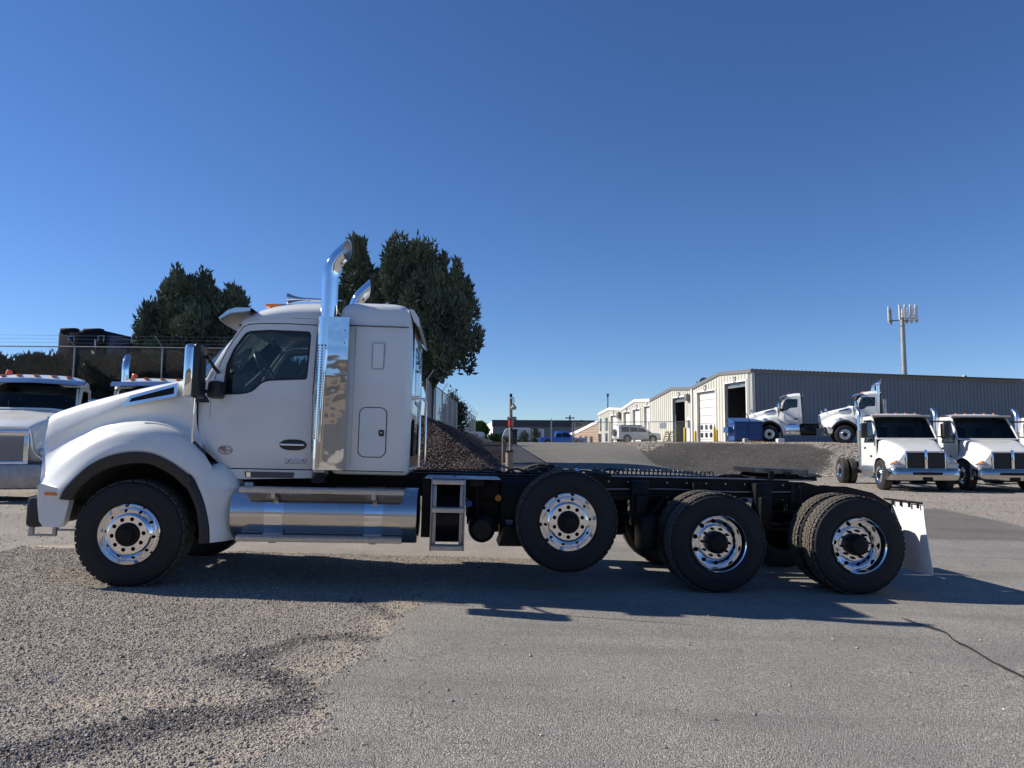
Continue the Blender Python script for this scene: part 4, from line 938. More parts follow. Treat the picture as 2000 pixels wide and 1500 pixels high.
    hm = n.nodes.new('ShaderNodeMix'); L(f, hm.inputs[0]); L(hg, hm.inputs[2]); L(ha, hm.inputs[3]); hh = mth('SUBTRACT', hm.outputs[0], mth('MULTIPLY', cr, .35))
    bp = n.nodes.new('ShaderNodeBump'); bp.inputs['Distance'].default_value = .020; bp.inputs['Strength'].default_value = 1; L(hh, bp.inputs['Height']); L(bp.outputs[0], b.inputs['Normal'])
    return m
M_GROUND = ground_mat()
nx, ny = X.shape; V = np.stack([X, Y, Z], -1).reshape(-1, 3)
II, JJ = np.meshgrid(np.arange(nx - 1), np.arange(ny - 1), indexing='ij'); i0 = (II * ny + JJ).ravel()
F4 = np.stack([i0, i0 + ny, i0 + ny + 1, i0 + 1], -1)
mulch = ((Y > 22.03) & (X < -.3)).astype(float) * smooth(.15, .35, Z - .5) * (Y < 60)
crack = np.clip(smooth(.9, .2, np.abs(SD - .45)) * (Y < 5.6), 0, 1) * (A_ > .4)
fresh = np.maximum(((Y > 32) & (Y < 41) & (X > 6.8)).astype(float), .5 * (Y > 13)) * A_
AT = dict(asphalt=A_, dark=DK, tan=TN, mulch=mulch, crack=crack, fresh=fresh)
def sub_mesh(name, sel):
    f = F4[sel]; u, inv = np.unique(f, return_inverse=True); me = bpy.data.meshes.new(name)
    me.from_pydata([], [], []) if False else None
    me.vertices.add(len(u)); me.vertices.foreach_set('co', V[u].ravel()); k = len(f)
    me.loops.add(4 * k); me.loops.foreach_set('vertex_index', inv.reshape(-1).astype(np.int32)); me.polygons.add(k)
    me.polygons.foreach_set('loop_start', np.arange(0, 4 * k, 4, dtype=np.int32)); me.update(calc_edges=True); me.validate()
    for kx, v in AT.items():
        a = me.attributes.new(kx, 'FLOAT', 'POINT'); a.data.foreach_set('value', v.reshape(-1)[u].astype(np.float32))
    me.shade_smooth(); me.materials.append(M_GROUND); return struct(put(name, me))
fc = V[F4].mean(1); af = A_.reshape(-1)[F4].mean(1) > .5; mf = mulch.reshape(-1)[F4].mean(1) > .5
nearlot = inpoly(fc[:, 0], fc[:, 1], asph_poly)
sub_mesh('ground', ~af & ~mf); sub_mesh('asphalt_lot', af & nearlot & ~mf); sub_mesh('access_road', af & ~nearlot & ~mf); sub_mesh('mulch_slope', mf)
# loose stones
def stones(name, xy, size, mt, flat=.7, sink=.25):
    n_ = len(xy); base = np.array([(1,0,0),(-.5,.87,0),(-.5,-.87,0),(0,0,.9),(.1,.1,-.8)], float)
    base = np.array([(1,0,0),(.1,.95,.1),(-1,.1,0),(0,-.9,.1),(.1,.1,.85),(0,0,-.8)], float)
    fs = np.array([(0,1,4),(1,2,4),(2,3,4),(3,0,4),(1,0,5),(2,1,5),(3,2,5),(0,3,5)])
    r = RNG.uniform(.65, 1.3, (n_, 6, 1)); p = base[None] * r; a = RNG.uniform(0, 2 * PI, n_); c, s = np.cos(a), np.sin(a)
    px_ = p[..., 0] * c[:, None] - p[..., 1] * s[:, None]; py_ = p[..., 0] * s[:, None] + p[..., 1] * c[:, None]
    p = np.stack([px_, py_, p[..., 2] * flat], -1) * size[:, None, None] + RNG.normal(0, .05, (n_, 6, 3)) * size[:, None, None]
    z = height(xy[:, 0], xy[:, 1]) + micro(xy[:, 0], xy[:, 1], masks(xy[:, 0], xy[:, 1])[0]); p += np.stack([xy[:, 0], xy[:, 1], z + size * (.5 - sink)], -1)[:, None]
    me = bpy.data.meshes.new(name); v = p.reshape(-1, 3); f = (fs[None] + 6 * np.arange(n_)[:, None, None]).reshape(-1, 3); k = len(f)
    me.vertices.add(len(v)); me.vertices.foreach_set('co', v.ravel()); me.loops.add(3 * k); me.loops.foreach_set('vertex_index', f.ravel().astype(np.int32)); me.polygons.add(k)
    me.polygons.foreach_set('loop_start', np.arange(0, 3 * k, 3, dtype=np.int32)); me.update(calc_edges=True); me.shade_flat()
    at = me.attributes.new('tone', 'FLOAT', 'POINT'); at.data.foreach_set('value', np.repeat(RNG.random(n_), 6).astype(np.float32)); me.materials.append(mt); return stuff(put(name, me))
def stone_mat(name, cols):
    m = bpy.data.materials.new(name); m.use_nodes = True; n = m.node_tree; b = n.nodes['Principled BSDF']; b.inputs['Roughness'].default_value = .9; b.inputs['Specular IOR Level'].default_value = .3
    a = n.nodes.new('ShaderNodeAttribute'); a.attribute_name = 'tone'; r = n.nodes.new('ShaderNodeValToRGB')
    r.color_ramp.elements[0].color = (*cols[0], 1); r.color_ramp.elements[1].color = (*cols[-1], 1)
    for i, c in enumerate(cols[1:-1]): e = r.color_ramp.elements.new((i + 1) / (len(cols) - 1)); e.color = (*c, 1)
    n.links.new(a.outputs['Fac'], r.inputs[0]); n.links.new(r.outputs[0], b.inputs['Base Color']); return m
M_STONE = stone_mat('gravel_stone', [(.11,.10,.09),(.26,.225,.19),(.36,.315,.265),(.43,.38,.315),(.28,.23,.20),(.60,.55,.48)])
M_DKST = stone_mat('dark_gravel_stone', [(.04,.04,.04),(.09,.086,.083),(.16,.15,.14),(.42,.39,.36)])
M_LAVA = stone_mat('lava_mulch', [(.012,.009,.008),(.032,.022,.019),(.055,.036,.029),(.08,.062,.052),(.14,.12,.105)])
def scatter(n_, x0, x1, y0, y1, dens): 
    x = RNG.uniform(x0, x1, n_); y = y0 + (y1 - y0) * RNG.random(n_) ** 1.25; k = RNG.random(n_) < dens(x, y); return np.stack([x[k], y[k]], -1)
gd = lambda x, y: np.clip(1 - masks(x, y)[0], 0, 1) * (np.abs(x) < y * .75 + .6)
q = scatter(240000, -6.5, 1.5, 3.0, 10, gd); stones('gravel', q, RNG.gamma(2.2, .0015, len(q)).clip(.001, .02) + .0022, M_STONE)
dd = lambda x, y: (lambda m_: np.clip(m_[1] * 1.2, 0, 1) * (m_[0] < .7))(masks(x, y))
q = scatter(60000, -4.5, .5, 3.0, 8, dd); stones('dark_gravel', q, RNG.gamma(2.4, .0018, len(q)).clip(.002, .02) + .0025, M_DKST)
q = scatter(1500, -2, 5.5, 3.2, 9, lambda x, y: masks(x, y)[0] * .8); stones('loose_chips', q, RNG.gamma(2, .0022, len(q)).clip(.002, .014) + .002, M_STONE)
q = scatter(60, -4, 5.5, 3.2, 8, lambda x, y: x * 0 + .9); stones('pebbles', q, RNG.uniform(.008, .020, len(q)), M_STONE)
q = scatter(9000, 8, 24, 14, 36, lambda x, y: 1 - masks(x, y)[0]); stones('lot_gravel', q, RNG.uniform(.010, .03, len(q)), M_STONE)
q = scatter(2500, -14, -4, 9, 22, lambda x, y: 1 - masks(x, y)[0]); stones('yard_gravel', q, RNG.uniform(.008, .02, len(q)), M_STONE)
q = scatter(1800, 8, 17, 33, 41, lambda x, y: x * 0 + .8); stones('slope_gravel', q, RNG.uniform(.012, .035, len(q)), M_STONE)
q = scatter(16000, 5, 22, 34, 46, lambda x, y: 1 - masks(x, y)[0]); stones('bank_rocks', q, RNG.uniform(.02, .075, len(q)), M_STONE)
q = scatter(42000, -8, -.3, 22.1, 34, lambda x, y: (height(x, y) > .75) * 1.); stones('lava_rock_mulch', q, RNG.uniform(.02, .06, len(q)), M_LAVA)
# tarred crack on the asphalt
cl = [G(*p) for p in ((1760,1208),(1800,1222),(1840,1234),(1862,1252),(1895,1268),(1930,1290),(2000,1325),(2080,1370))]; cl = spl(cl, 60); mb = MB(); rr = random.Random(3); L_ = []; R_ = []
for i, (x, y) in enumerate(cl):
    w_ = .012 + .030 * math.sin(min(1, i / 30) * PI * .5) * rr.uniform(.4, 1.2); z = H(x, y) + .010; L_.append((x - w_ * .5, y - w_, z)); R_.append((x + w_ * .5, y + w_, z))
mb.grid([L_, R_]); struct(mb.obj('tar_crack', mat('tar_filler', (.035, .034, .033), .8, noise=.4, nscale=30)))
# ------------------------------------------------------------ buildings
M_SIDING = mat('cream_metal_siding', (.56, .545, .48), .5, noise=.06, nscale=.6)
M_SIDEG = mat('grey_metal_siding', (.145, .170, .20), .5, noise=.08, nscale=.5)
M_ROOFT = mat('grey_roof_trim', (.16, .16, .16), .5)
M_WTRIM = mat('white_trim', (.75, .74, .70), .5)
M_DOORW = mat('white_overhead_door', (.66, .65, .62), .45)
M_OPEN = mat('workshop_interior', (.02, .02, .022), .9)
M_WIN = mat('dark_window_glass', (.03, .035, .045), .08, spec=.8)
M_YEL = mat('yellow_bollard_paint', (.62, .42, .03), .5, noise=.1)
M_CONC = mat('concrete', (.36, .34, .31), .85, noise=.15)
M_GALV = mat('galvanised_steel', (.30, .31, .32), .45, .8, noise=.15)
M_TAN = mat('tan_block_wall', (.42, .30, .21), .8, noise=.1, nscale=1)
FO = Vector((17.8, 55.0)); FU = Vector((-.2425, .9701))          # corner and direction of the long door front
def FP(px, py):                        # (distance along the front, height) under a pixel
    d = ray(px, py); A = np.array([[d.x, -FU.x], [d.y, -FU.y]]); t, u = np.linalg.solve(A, [FO.x, FO.y]); return (float(u), CAM_H + d.z * float(t))
FM = Matrix(((FU.x, .9701, 0, FO.x), (FU.y, .2425, 0, FO.y), (0, 0, 1, 0), (0, 0, 0, 1)))   # (along, inward, up)
def fput(mb): mb.v = [tuple(FM @ Vector(p)) for p in mb.v]; return mb
def wallpoly(outer, holes, th, name, m_, parent):
    v2, tr = fill2d(outer, holes); mb = MB(); n = len(v2)
    mb.add([(a, 0, b) for a, b in v2] + [(a, th, b) for a, b in v2], tr + [tuple(i + n for i in reversed(t)) for t in tr])
    for lp in [outer] + holes:
        k = len(lp)
        for i in range(k): a, b = lp[i], lp[(i + 1) % k]; mb.add([(a[0], 0, a[1]), (b[0], 0, b[1]), (b[0], th, b[1]), (a[0], th, a[1])], [(0, 1, 2, 3)])
    return fput(mb).obj(name, m_, parent, None)
ZB = 1.6
secs = [([(1468,722),(1405,728),(1353,756)], M_ROOFT, 'nearest workshop'), ([(1353,757),(1312,757.5),(1270,780)], M_ROOFT, 'second'), ([(1270,780),(1240,781),(1215,798)], M_WTRIM, 'third'), ([(1215,798),(1190,797),(1169,808)], M_WTRIM, 'fourth')]
doors = {0: [(1415.5,1457,752,742,'open'),(1361.5,1397,768,761,'shut')], 1: [(1314,1338.5,779,774,'open'),], 2: [(1258,1269.5,795,792,'shut'),(1236,1250,801,798,'shut'),(1218,1231,806,803.5,'shut')], 3: [(1193,1206,813,810,'shut')]}
plates = {0: [(1435.5,742),(1378,758)], 1: [(1326,771)], 2: [(1264,787),(1244,795),(1224,801)], 3: [(1199,807)]}
names_ = ['cream metal workshop with a dark open bay behind the blue dumpster', 'cream metal workshop with one dark open bay behind the white off-roader', 'white trimmed workshop bay row with three white overhead doors', 'farthest cream workshop with narrow windows beside the tan block wall']
for k, (tops, trim, _) in enumerate(secs):
    b = thing('workshop_building', names_[k], 'building', (FO.x, FO.y, 0)); b.location = (0, 0, 0)
    tp = [FP(*p) for p in tops]; outer = [(tp[0][0], ZB)] + tp + [(tp[-1][0], ZB)]; holes = []
    for (a, c, t0, t1, _) in doors[k]: u1, z0 = FP(a, t0); u0, z1 = FP(c, t1); z = (z0 + z1) / 2; holes.append([(u0, z), (u1, z), (u1, ZB + .15), (u0, ZB + .15)])
    wallpoly(outer, holes, .25, 'wall', M_SIDING, b)
    mb = MB(); u = tp[-1][0]; u0_, u1_ = tp[0][0], tp[-1][0]; zf = lambda q: float(np.interp(q, [p[0] for p in tp], [p[1] for p in tp])); n = int((u1_ - u0_) / .42)
    for i in range(n):
        q = u0_ + .1 + i * .42; bot = ZB
        for h in holes:
            if min(h[0][0], h[1][0]) - .1 < q < max(h[0][0], h[1][0]) + .06: bot = h[0][1] + .12
        mb.box((q, -.035, bot), (q + .06, .002, zf(q) - .22))
    stuff(fput(mb).obj('siding_rib', M_SIDING, b, None))
    mb = MB()
    for p, q in zip(tp[:-1], tp[1:]): mb.prism([(p[0], p[1] - .22), (q[0], q[1] - .22), (q[0], q[1] + .06), (p[0], p[1] + .06)], 'y', -.09, .30)
    fput(mb).obj('roof_trim', trim, b, None)
    mb = MB()
    for p, q in zip(tp[:-1], tp[1:]): mb.add([(p[0], .0, p[1] + .03), (q[0], .0, q[1] + .03), (q[0], 26, q[1] + .03), (p[0], 26, p[1] + .03)], [(0, 1, 2, 3)])
    fput(mb).obj('roof', M_SIDEG if k != 2 else M_ROOFT, b, None)
    for h, (a, c, t0, t1, kind) in zip(holes, doors[k]):
        (u0, z), (u1, _) = h[0], h[1]
        if kind == 'open':
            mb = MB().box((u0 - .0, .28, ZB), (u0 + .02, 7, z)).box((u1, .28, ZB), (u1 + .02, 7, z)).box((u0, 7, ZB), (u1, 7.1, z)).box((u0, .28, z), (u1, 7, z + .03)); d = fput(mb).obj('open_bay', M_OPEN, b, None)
            fput(MB().box((u0 + .02, .2, z - .38), (u1 - .02, .4, z - .02))).obj('rolled_door', M_GALV, d)
            if k == 0: fput(MB().box(((u0 + u1) / 2 + .5, 5.8, z - 1.5), ((u0 + u1) / 2 + .6, 6.9, z - 1.44))).obj('tube_lamp', mat('lit_tube', (1, .9, .8), .5, emit=((1, .85, .7), 1.6)), d)
        else:
            d = None; np_ = 7
            for i in range(np_):
                za = ZB + (z - ZB) * i / np_; zb = ZB + (z - ZB) * (i + 1) / np_ - .03; pn = fput(MB().box((u0 + .02, .20, za), (u1 - .02, .26, zb))).obj('door_panel', M_DOORW, b, None)
                if i in (1, 2):
                    w_ = (u1 - u0) / 4
                    for j in range(4):
                        ua = u0 + w_ * (j + .22); ub = u0 + w_ * (j + .78); fput(MB().prism([(x_ , y_) for x_, y_ in roundrect(ua, za + .12, ub, zb - .10, .12, 3)], 'y', .185, .20)).obj('door_window', M_WIN, pn, None)
        fput(MB().box((u0 - .12, -.05, ZB), (u0, .02, z + .1)).box((u1, -.05, ZB), (u1 + .12, .02, z + .1)).box((u0 - .12, -.05, z), (u1 + .12, .02, z + .12))).obj('door_frame', M_WTRIM, b, None)
    for p in plates[k]: u, z = FP(*p); pl = fput(MB().box((u - .14, -.07, z - .24), (u + .14, -.036, z + .24))).obj('number_plate', M_ROOFT, b); fput(MB().box((u - .05, -.08, z - .12), (u + .05, -.068, z + .12))).obj('plate_mark', M_WTRIM, pl)
    if k == 0:
        e = Vector((23.6, 6.6)); L_ = 48.0; eu = e.normalized(); n2 = Vector((-eu.y, eu.x))
        EM = Matrix(((eu.x, n2.x, 0, FO.x), (eu.y, n2.y, 0, FO.y), (0, 0, 1, 0), (0, 0, 0, 1)))
        zt = tp[0][1]; mb = MB().box((0, .004, 1.0), (L_, .25, zt - .05)); mb.v = [tuple(EM @ Vector(p)) for p in mb.v]; mb.obj('side_wall', M_SIDEG, b, None)
        mb = MB()
        for i in range(int(L_ / .36)): mb.box((i * .36 + .1, -.016, 1.0), (i * .36 + .17, .005, zt - .2))
        mb.v = [tuple(EM @ Vector(p)) for p in mb.v]; stuff(mb.obj('siding_rib', M_SIDEG, b, None))
        mb = MB().box((-.1, -.10, zt - .22), (L_, .3, zt + .06))
        for i in range(int(L_ / .36)): mb.box((i * .36 + .1, -.08, zt + .055), (i * .36 + .24, .3, zt + .11))
        mb.v = [tuple(EM @ Vector(p)) for p in mb.v]; mb.obj('gutter', M_ROOFT, b, None)
        mb = MB().box((.3, .2, zt - .1), (L_, tp[1][0] * .9, zt + .0)); mb.v = [tuple(EM @ Vector(p)) for p in mb.v]; mb.obj('main_roof', M_SIDEG, b, None)
        u, z = FP(1352, 760); fput(MB().box((u - .1, -.12, ZB), (u + .08, -.01, z))).obj('downspout', M_WTRIM, b)
    if k == 1:
        u0, z0 = FP(1342, 815); u1, z1 = FP(1349, 862); d = fput(MB().box((min(u0, u1), -.04, ZB), (max(u0, u1), .0, z0))).obj('door', M_WTRIM, b)
        a, _ = FP(1343.5, 820); c, _ = FP(1347.5, 820); zc = FP(1345, 836)[1]; fput(MB().box((min(a, c), -.055, zc), (max(a, c), -.04, z0 - .25))).obj('door_window', M_WIN, d)
        u0, z0 = FP(1289, 826); u1, z1 = FP(1301, 836); fput(MB().box((min(u0, u1), -.05, z1), (max(u0, u1), -.036, z0))).obj('window', M_SIDEG, b)
        u, z = FP(1345, 776); fput(MB().rbox((u - .25, -.35, z - .3), (u + .25, -.03, z + .3), .08)).obj('wall_lamp', M_ROOFT, b)
    if k == 3:
        for (a, y0, c, y1) in ((1172,818,1175,842),(1183,816,1187,841),(1170,847,1175,863),(1183,846,1187,862)):
            u0, z0 = FP(a, y0); u1, z1 = FP(c, y1); fput(MB().box((min(u0, u1), -.06, z1), (max(u0, u1), -.036, z0))).obj('window', M_WIN, b)
    if k == 2: u, z = FP(1211, 811); fput(MB().rbox((u - .3, -.35, z - .35), (u + .3, -.03, z + .35), .08)).obj('wall_lamp', M_ROOFT, b)
b = thing('block_building', 'low tan striped block building at the far end of the cream workshops', 'building'); tp = [FP(1168.5, 823), FP(1130, 842), FP(1112, 849)]
wallpoly([(tp[0][0], ZB)] + tp + [(tp[-1][0], ZB)], [], .3, 'wall', M_TAN, b); mb = MB()
for i in range(16):
    z = ZB + .2 + i * .3; q = [p for p in np.linspace(tp[0][0], tp[-1][0], 60) if float(np.interp(p, [t[0] for t in tp], [t[1] for t in tp])) > z + .2]
    if len(q) > 1: mb.box((q[0], -.05, z), (q[-1], .0, z + .10))
stuff(fput(mb).obj('wall_band', mat('dark_band', (.26, .18, .13), .8), b, None)); mb = MB()
for p, q in zip(tp[:-1], tp[1:]): mb.prism([(p[0], p[1] - .2), (q[0], q[1] - .2), (q[0], q[1] + .15), (p[0], p[1] + .15)], 'y', -.1, .4)
fput(mb).obj('roof_trim', M_WTRIM, b, None)
for a, c in ((1133,1137),(1143,1147),(1153,1158)): u0, z = FP(a, 852); u1, _ = FP(c, 852); fput(MB().box((min(u0, u1), -.09, ZB), (max(u0, u1), -.052, z))).obj('doorway', M_WIN, b)
# satellite dish, roof vent, mast
u, z = FP(1359, 747); q = FM @ Vector((u, .8, z - .1)); t = thing('satellite_dish', 'round grey satellite dish on the cream workshop roof', 'dish', q)
m = MB().lathe([(.02, .12), (.2, .09), (.36, .03), (.45, -.03), (.45, -.05), (.36, .01), (0, .10)], 28, 'y', (0, 0, .1)); m.obj('reflector', M_ROOFT, t, 40); MB().tube([(0, .1, .1), (0, .3, -.3)], .03, 6).tube([(-.3, -.05, -.1), (-.75, -.5, .1)], .02, 6).rbox((-.85, -.6, .05), (-.7, -.45, .15), .02).obj('bracket', M_GALV, t)
q = P(1884, 741, 66); t = thing('roof_vent', 'small galvanised vent pipe on the grey building roof', 'vent', q); MB().cyl((0, 0, -.6), (0, 0, .05), .08, 10).obj('pipe', M_GALV, t); MB().lathe([(0, .35), (.18, .33), (.2, .25), (.2, .1), (.1, .04)], 14, 'z').obj('cap', M_GALV, t)
q = P(1187, 800, 92); t = thing('antenna_mast', 'thin blue grey mast rising above the far workshop roofs', 'mast', (q.x, q.y, q.z)); MB().tube([(0, 0, -1), (0, 0, P(1187, 771, 92).z - q.z)], .09, 8).rbox((-.15, -.15, 1.6), (.15, .15, 2.0), .04).obj('pole', M_GALV, t)
# dark office building far away
q0 = P(963, 822, 150); q1 = P(1162, 824, 150); z0 = 1.5; b = thing('office_building', 'long blue grey office building with a white left front at the end of the road', 'building')
MB().box((q0.x, 150, z0), (q1.x + 14, 190, q0.z)).obj('wall', mat('blue_grey_wall', (.17, .185, .21), .7), b); MB().box((q0.x - .2, 149.6, q0.z - 1.1), (q1.x + 14.2, 190.2, q0.z + .2)).obj('parapet', mat('slate_parapet', (.045, .05, .06), .6), b)
e = P(935, 845, 240); v = [(q0.x - .05, 150, z0), (e.x, 240, z0), (e.x, 240, q0.z), (q0.x - .05, 150, q0.z)]; MB().add(v + [(x + .4, y, z) for x, y, z in v], [(0, 1, 2, 3), (4, 5, 6, 7), (0, 1, 5, 4), (3, 2, 6, 7)]).obj('side_wall', M_WTRIM, b, None)
for i in range(8):
    t0 = .05 + i * .11; a = Vector((q0.x - .12, 150, 0)).lerp(Vector((e.x - .12, 240, 0)), t0); c = Vector((q0.x - .12, 150, 0)).lerp(Vector((e.x - .12, 240, 0)), t0 + .06); MB().add([(a.x, a.y, 1.8), (c.x, c.y, 1.8), (c.x, c.y, 4.3), (a.x, a.y, 4.3), (a.x + .06, a.y, 1.8), (c.x + .06, c.y, 1.8), (c.x + .06, c.y, 4.3), (a.x + .06, a.y, 4.3)], [(0, 1, 2, 3), (4, 5, 6, 7), (0, 1, 5, 4), (3, 2, 6, 7), (0, 3, 7, 4), (1, 2, 6, 5)]).obj('window', M_WIN, b, None)
for k, (px_, w_) in enumerate(((1000, 1.9),)): q = P(px_, 820, 155); MB().rbox((q.x - w_ / 2, 153, q0.z + .15), (q.x + w_ / 2, 156, q0.z + 1.0), .1).obj('roof_unit', M_GALV, b)
# cell tower
TY = 112; top = P(1762, 620, TY); t = thing('cell_tower', 'grey steel phone mast with a crown of white antenna panels above the grey building', 'cell tower', (top.x, TY, 1.8)); h = top.z - 1.8
MB().tube([(0, 0, 0), (0, 0, h)], [.48, .33], 14).lathe([(.44, 0), (.44, .25)], 14, 'z', (0, 0, h - 9)).obj('pole', mat('tower_steel', (.33, .34, .34), .45, .5, noise=.2, nscale=1.5), t)
mb = MB()
for k in range(3):
    a = k * 2 * PI / 3 + .5; c, s = math.cos(a), math.sin(a); mb.tube([(0, 0, h - .4), (c * 1.5, s * 1.5, h - .4)], .09, 6)
    mb.tube([(c * 1.5 - s * 1.3, s * 1.5 + c * 1.3, h - .4), (c * 1.5 + s * 1.3, s * 1.5 - c * 1.3, h - .4)], .07, 6); mb.tube([(c * 1.5 - s * 1.3, s * 1.5 + c * 1.3, h + .9), (c * 1.5 + s * 1.3, s * 1.5 - c * 1.3, h + .9)], .04, 6)
    for j in (-1.2, -.4, .4, 1.2): mb.tube([(c * 1.55 - s * j, s * 1.55 + c * j, h - 1.0), (c * 1.55 - s * j, s * 1.55 + c * j, h + 1.5)], .045, 6)
mb.obj('antenna_frame', M_GALV, t)
for k in range(3):
    a = k * 2 * PI / 3 + .5; c, s = math.cos(a), math.sin(a)
    for j in (-1.2, -.4, .4, 1.2):
        M = Matrix.Translation((c * 1.8 - s * j, s * 1.8 + c * j, h + .4)) @ Matrix.Rotation(a, 4, 'Z'); MB().rbox((-.09, -.17, -1.1), (.09, .17, 1.25), .03, 1, M).obj('antenna_panel', M_WTRIM, t)
        MB().rbox((-.35, -.15, -.9), (-.18, .15, -.2), .02, 1, M).obj('radio_unit', M_ROOFT, t)
# ------------------------------------------------------------ foliage
def leaf_mat(name, cols, trans=.25):
    m = stone_mat(name, cols); b = m.node_tree.nodes['Principled BSDF']; b.inputs['Roughness'].default_value = .65; b.inputs['Transmission Weight'].default_value = 0; return m
M_JUN = leaf_mat('juniper_foliage', [(.055, .076, .056), (.105, .135, .092), (.16, .19, .125), (.26, .285, .19)])
M_HEDGE = leaf_mat('hedge_foliage', [(.016, .022, .013), (.028, .038, .021), (.050, .058, .030), (.055, .046, .030)])
M_BROAD = leaf_mat('broadleaf_foliage', [(.04, .09, .02), (.07, .14, .03), (.12, .20, .05)])
M_BARK = mat('juniper_bark', (.10, .075, .055), .9, noise=.3, bump=.01, bscale=12)
def leaves(blobs, n_, ln, wd, up=.8, rnd=.4, shell=.45, spike=.0):
    B = np.array(blobs, float); vol = B[:, 3] * B[:, 4] * B[:, 5]; p = vol ** .75; p /= p.sum(); k = RNG.choice(len(B), n_, p=p)
    d = RNG.normal(size=(n_, 3)); d /= np.linalg.norm(d, axis=1)[:, None]; r = (shell + (1 - shell) * RNG.random(n_) ** .5)
    lump = 1 + .22 * np.sin(d[:, 0] * 7 + k) * np.sin(d[:, 1] * 6 + k * 2) * np.sin(d[:, 2] * 8 + k) + .10 * RNG.normal(size=n_)
    c = B[k, :3] + d * r[:, None] * lump[:, None] * B[k, 3:6]
    ax = d * .8 + np.array([0, 0, up]) + RNG.normal(size=(n_, 3)) * rnd; ax /= np.linalg.norm(ax, axis=1)[:, None]
    q = RNG.normal(size=(n_, 3)); s = np.cross(ax, q); s /= np.linalg.norm(s, axis=1)[:, None]; s2 = np.cross(ax, s)
    L_ = ln * RNG.uniform(.5, 1.4, n_)[:, None]; W_ = wd * RNG.uniform(.6, 1.3, n_)[:, None]
    a = c - ax * L_ * .3; v = np.stack([a, c + s * W_ + ax * L_ * .2, c + ax * L_, c - s * W_ + ax * L_ * .15, c + s2 * W_ + ax * L_ * .1, c - s2 * W_ + ax * L_ * .25], 1)
    f = np.array([(0, 1, 2, 3), (0, 4, 2, 5)])[None] + 6 * np.arange(n_)[:, None, None]
    tone = np.clip(.5 + .28 * np.sin(c[:, 0] * 2.1 + 1) * np.sin(c[:, 2] * 1.7) + RNG.normal(size=n_) * .22, 0, 1); return v.reshape(-1, 3), f.reshape(-1, 4), np.repeat(tone, 6)
def leaf_obj(name, data, mt, parent=None):
    v, f, tone = data; me = bpy.data.meshes.new(name); k = len(f); me.vertices.add(len(v)); me.vertices.foreach_set('co', v.ravel()); me.loops.add(4 * k); me.loops.foreach_set('vertex_index', f.ravel().astype(np.int32)); me.polygons.add(k)
    me.polygons.foreach_set('loop_start', np.arange(0, 4 * k, 4, dtype=np.int32)); me.update(calc_edges=True); a = me.attributes.new('tone', 'FLOAT', 'POINT'); a.data.foreach_set('value', tone.astype(np.float32)); me.shade_flat(); me.materials.append(mt)
    return put(name, me, parent)
def tree(name, label, Y, pxb, n_, trunk_px, mt=M_JUN, ln=.20, wd=.045, dz=1.0, limbs=True, spiky=True):
    bl = []; rr = random.Random(int(Y) + len(pxb)); s = Y / FPX
    for (cx, cy_, rx, ry) in pxb:
        if not spiky: q = P(cx, cy_, Y); bl.append((q.x, q.y, q.z, rx * s, rx * s, ry * s)); continue
        q = P(cx, cy_ + ry * .1, Y); bl.append((q.x, q.y, q.z, rx * s * .42, rx * s * .5, ry * s * .6))
        n = int(9 + rx * ry / 150)
        for k in range(n):          # upright flame-shaped tufts packed through the blob
            a = rr.uniform(0, 2 * PI); r_ = math.sqrt(rr.random()); v_ = rr.uniform(-.85, .9); w_ = math.sqrt(max(.05, 1 - v_ * v_)) * r_
            q = P(cx + math.cos(a) * rx * w_, cy_ - v_ * ry, Y + math.sin(a) * rx * s * w_); w0 = rr.uniform(7, 13) * s; bl.append((q.x, q.y, q.z, w0, w0, w0 * rr.uniform(1.5, 2.8)))
        for k in range(3):
            q = P(cx + rr.uniform(-.5, .5) * rx, cy_ - ry * rr.uniform(.85, 1.0), Y + rr.uniform(-.4, .4) * rx * s); bl.append((q.x, q.y, q.z, 4.5 * s, 4.5 * s, rr.uniform(12, 19) * s))
    bx = P(trunk_px, 800, Y).x; t = thing(name, label, 'tree', (bx, Y, H(bx, Y))); gz = H(bx, Y)
    v, f, tone = leaves(bl, n_, ln, wd); v = v - np.array([bx, Y, gz]); leaf_obj('crown', (v, f, tone), mt, t)
    mb = MB(); zt = max(b[2] for b in bl) - gz
    mb.tube(spl([(0, 0, -.3), (.08, 0, zt * .25), (-.05, .05, zt * .5), (0, 0, zt * .8)], 8), [.22, .19, .17, .15, .12, .09, .06, .03], 8)
    for b in bl[::2]: c = Vector((b[0] - bx, b[1] - Y, b[2] - gz)); st = Vector((0, 0, max(.6, c.z * .45))); mb.tube(spl([st, st.lerp(c, .5) + Vector((0, 0, -.1)), c], 5), [.07, .06, .045, .03, .015], 5)
    mb.obj('trunk', M_BARK, t); return t
tree('juniper_tree', 'tall dense juniper with rounded right side behind the sleeper cab', 30, [(790,528,38,62),(842,545,38,70),(880,590,42,78),(898,650,38,70),(846,645,58,78),(808,610,48,105),(856,690,36,32),(765,545,18,44),(902,600,24,46),(835,725,16,24)], 33000, 836)
tree('juniper_tree', 'narrow juniper with two tips just right of the tall exhaust pipe', 32, [(700,508,22,34),(694,560,32,50),(722,590,42,45),(742,575,18,34),(680,620,40,50)], 13000, 705)
tree('juniper_tree', 'broad spiky juniper behind the windshield of the foreground truck', 31, [(345,600,40,48),(350,568,20,30),(386,590,24,42),(440,615,40,40),(300,628,30,26),(372,655,82,50),(432,660,60,50),(404,572,12,20),(450,585,12,18),(466,600,10,16),(285,650,14,16),(330,690,60,40)], 24000, 380)
tree('juniper_tree', 'small juniper behind the slatted fence', 44, [(884,798,8,16),(898,814,8,14),(871,816,7,10)], 1500, 885)
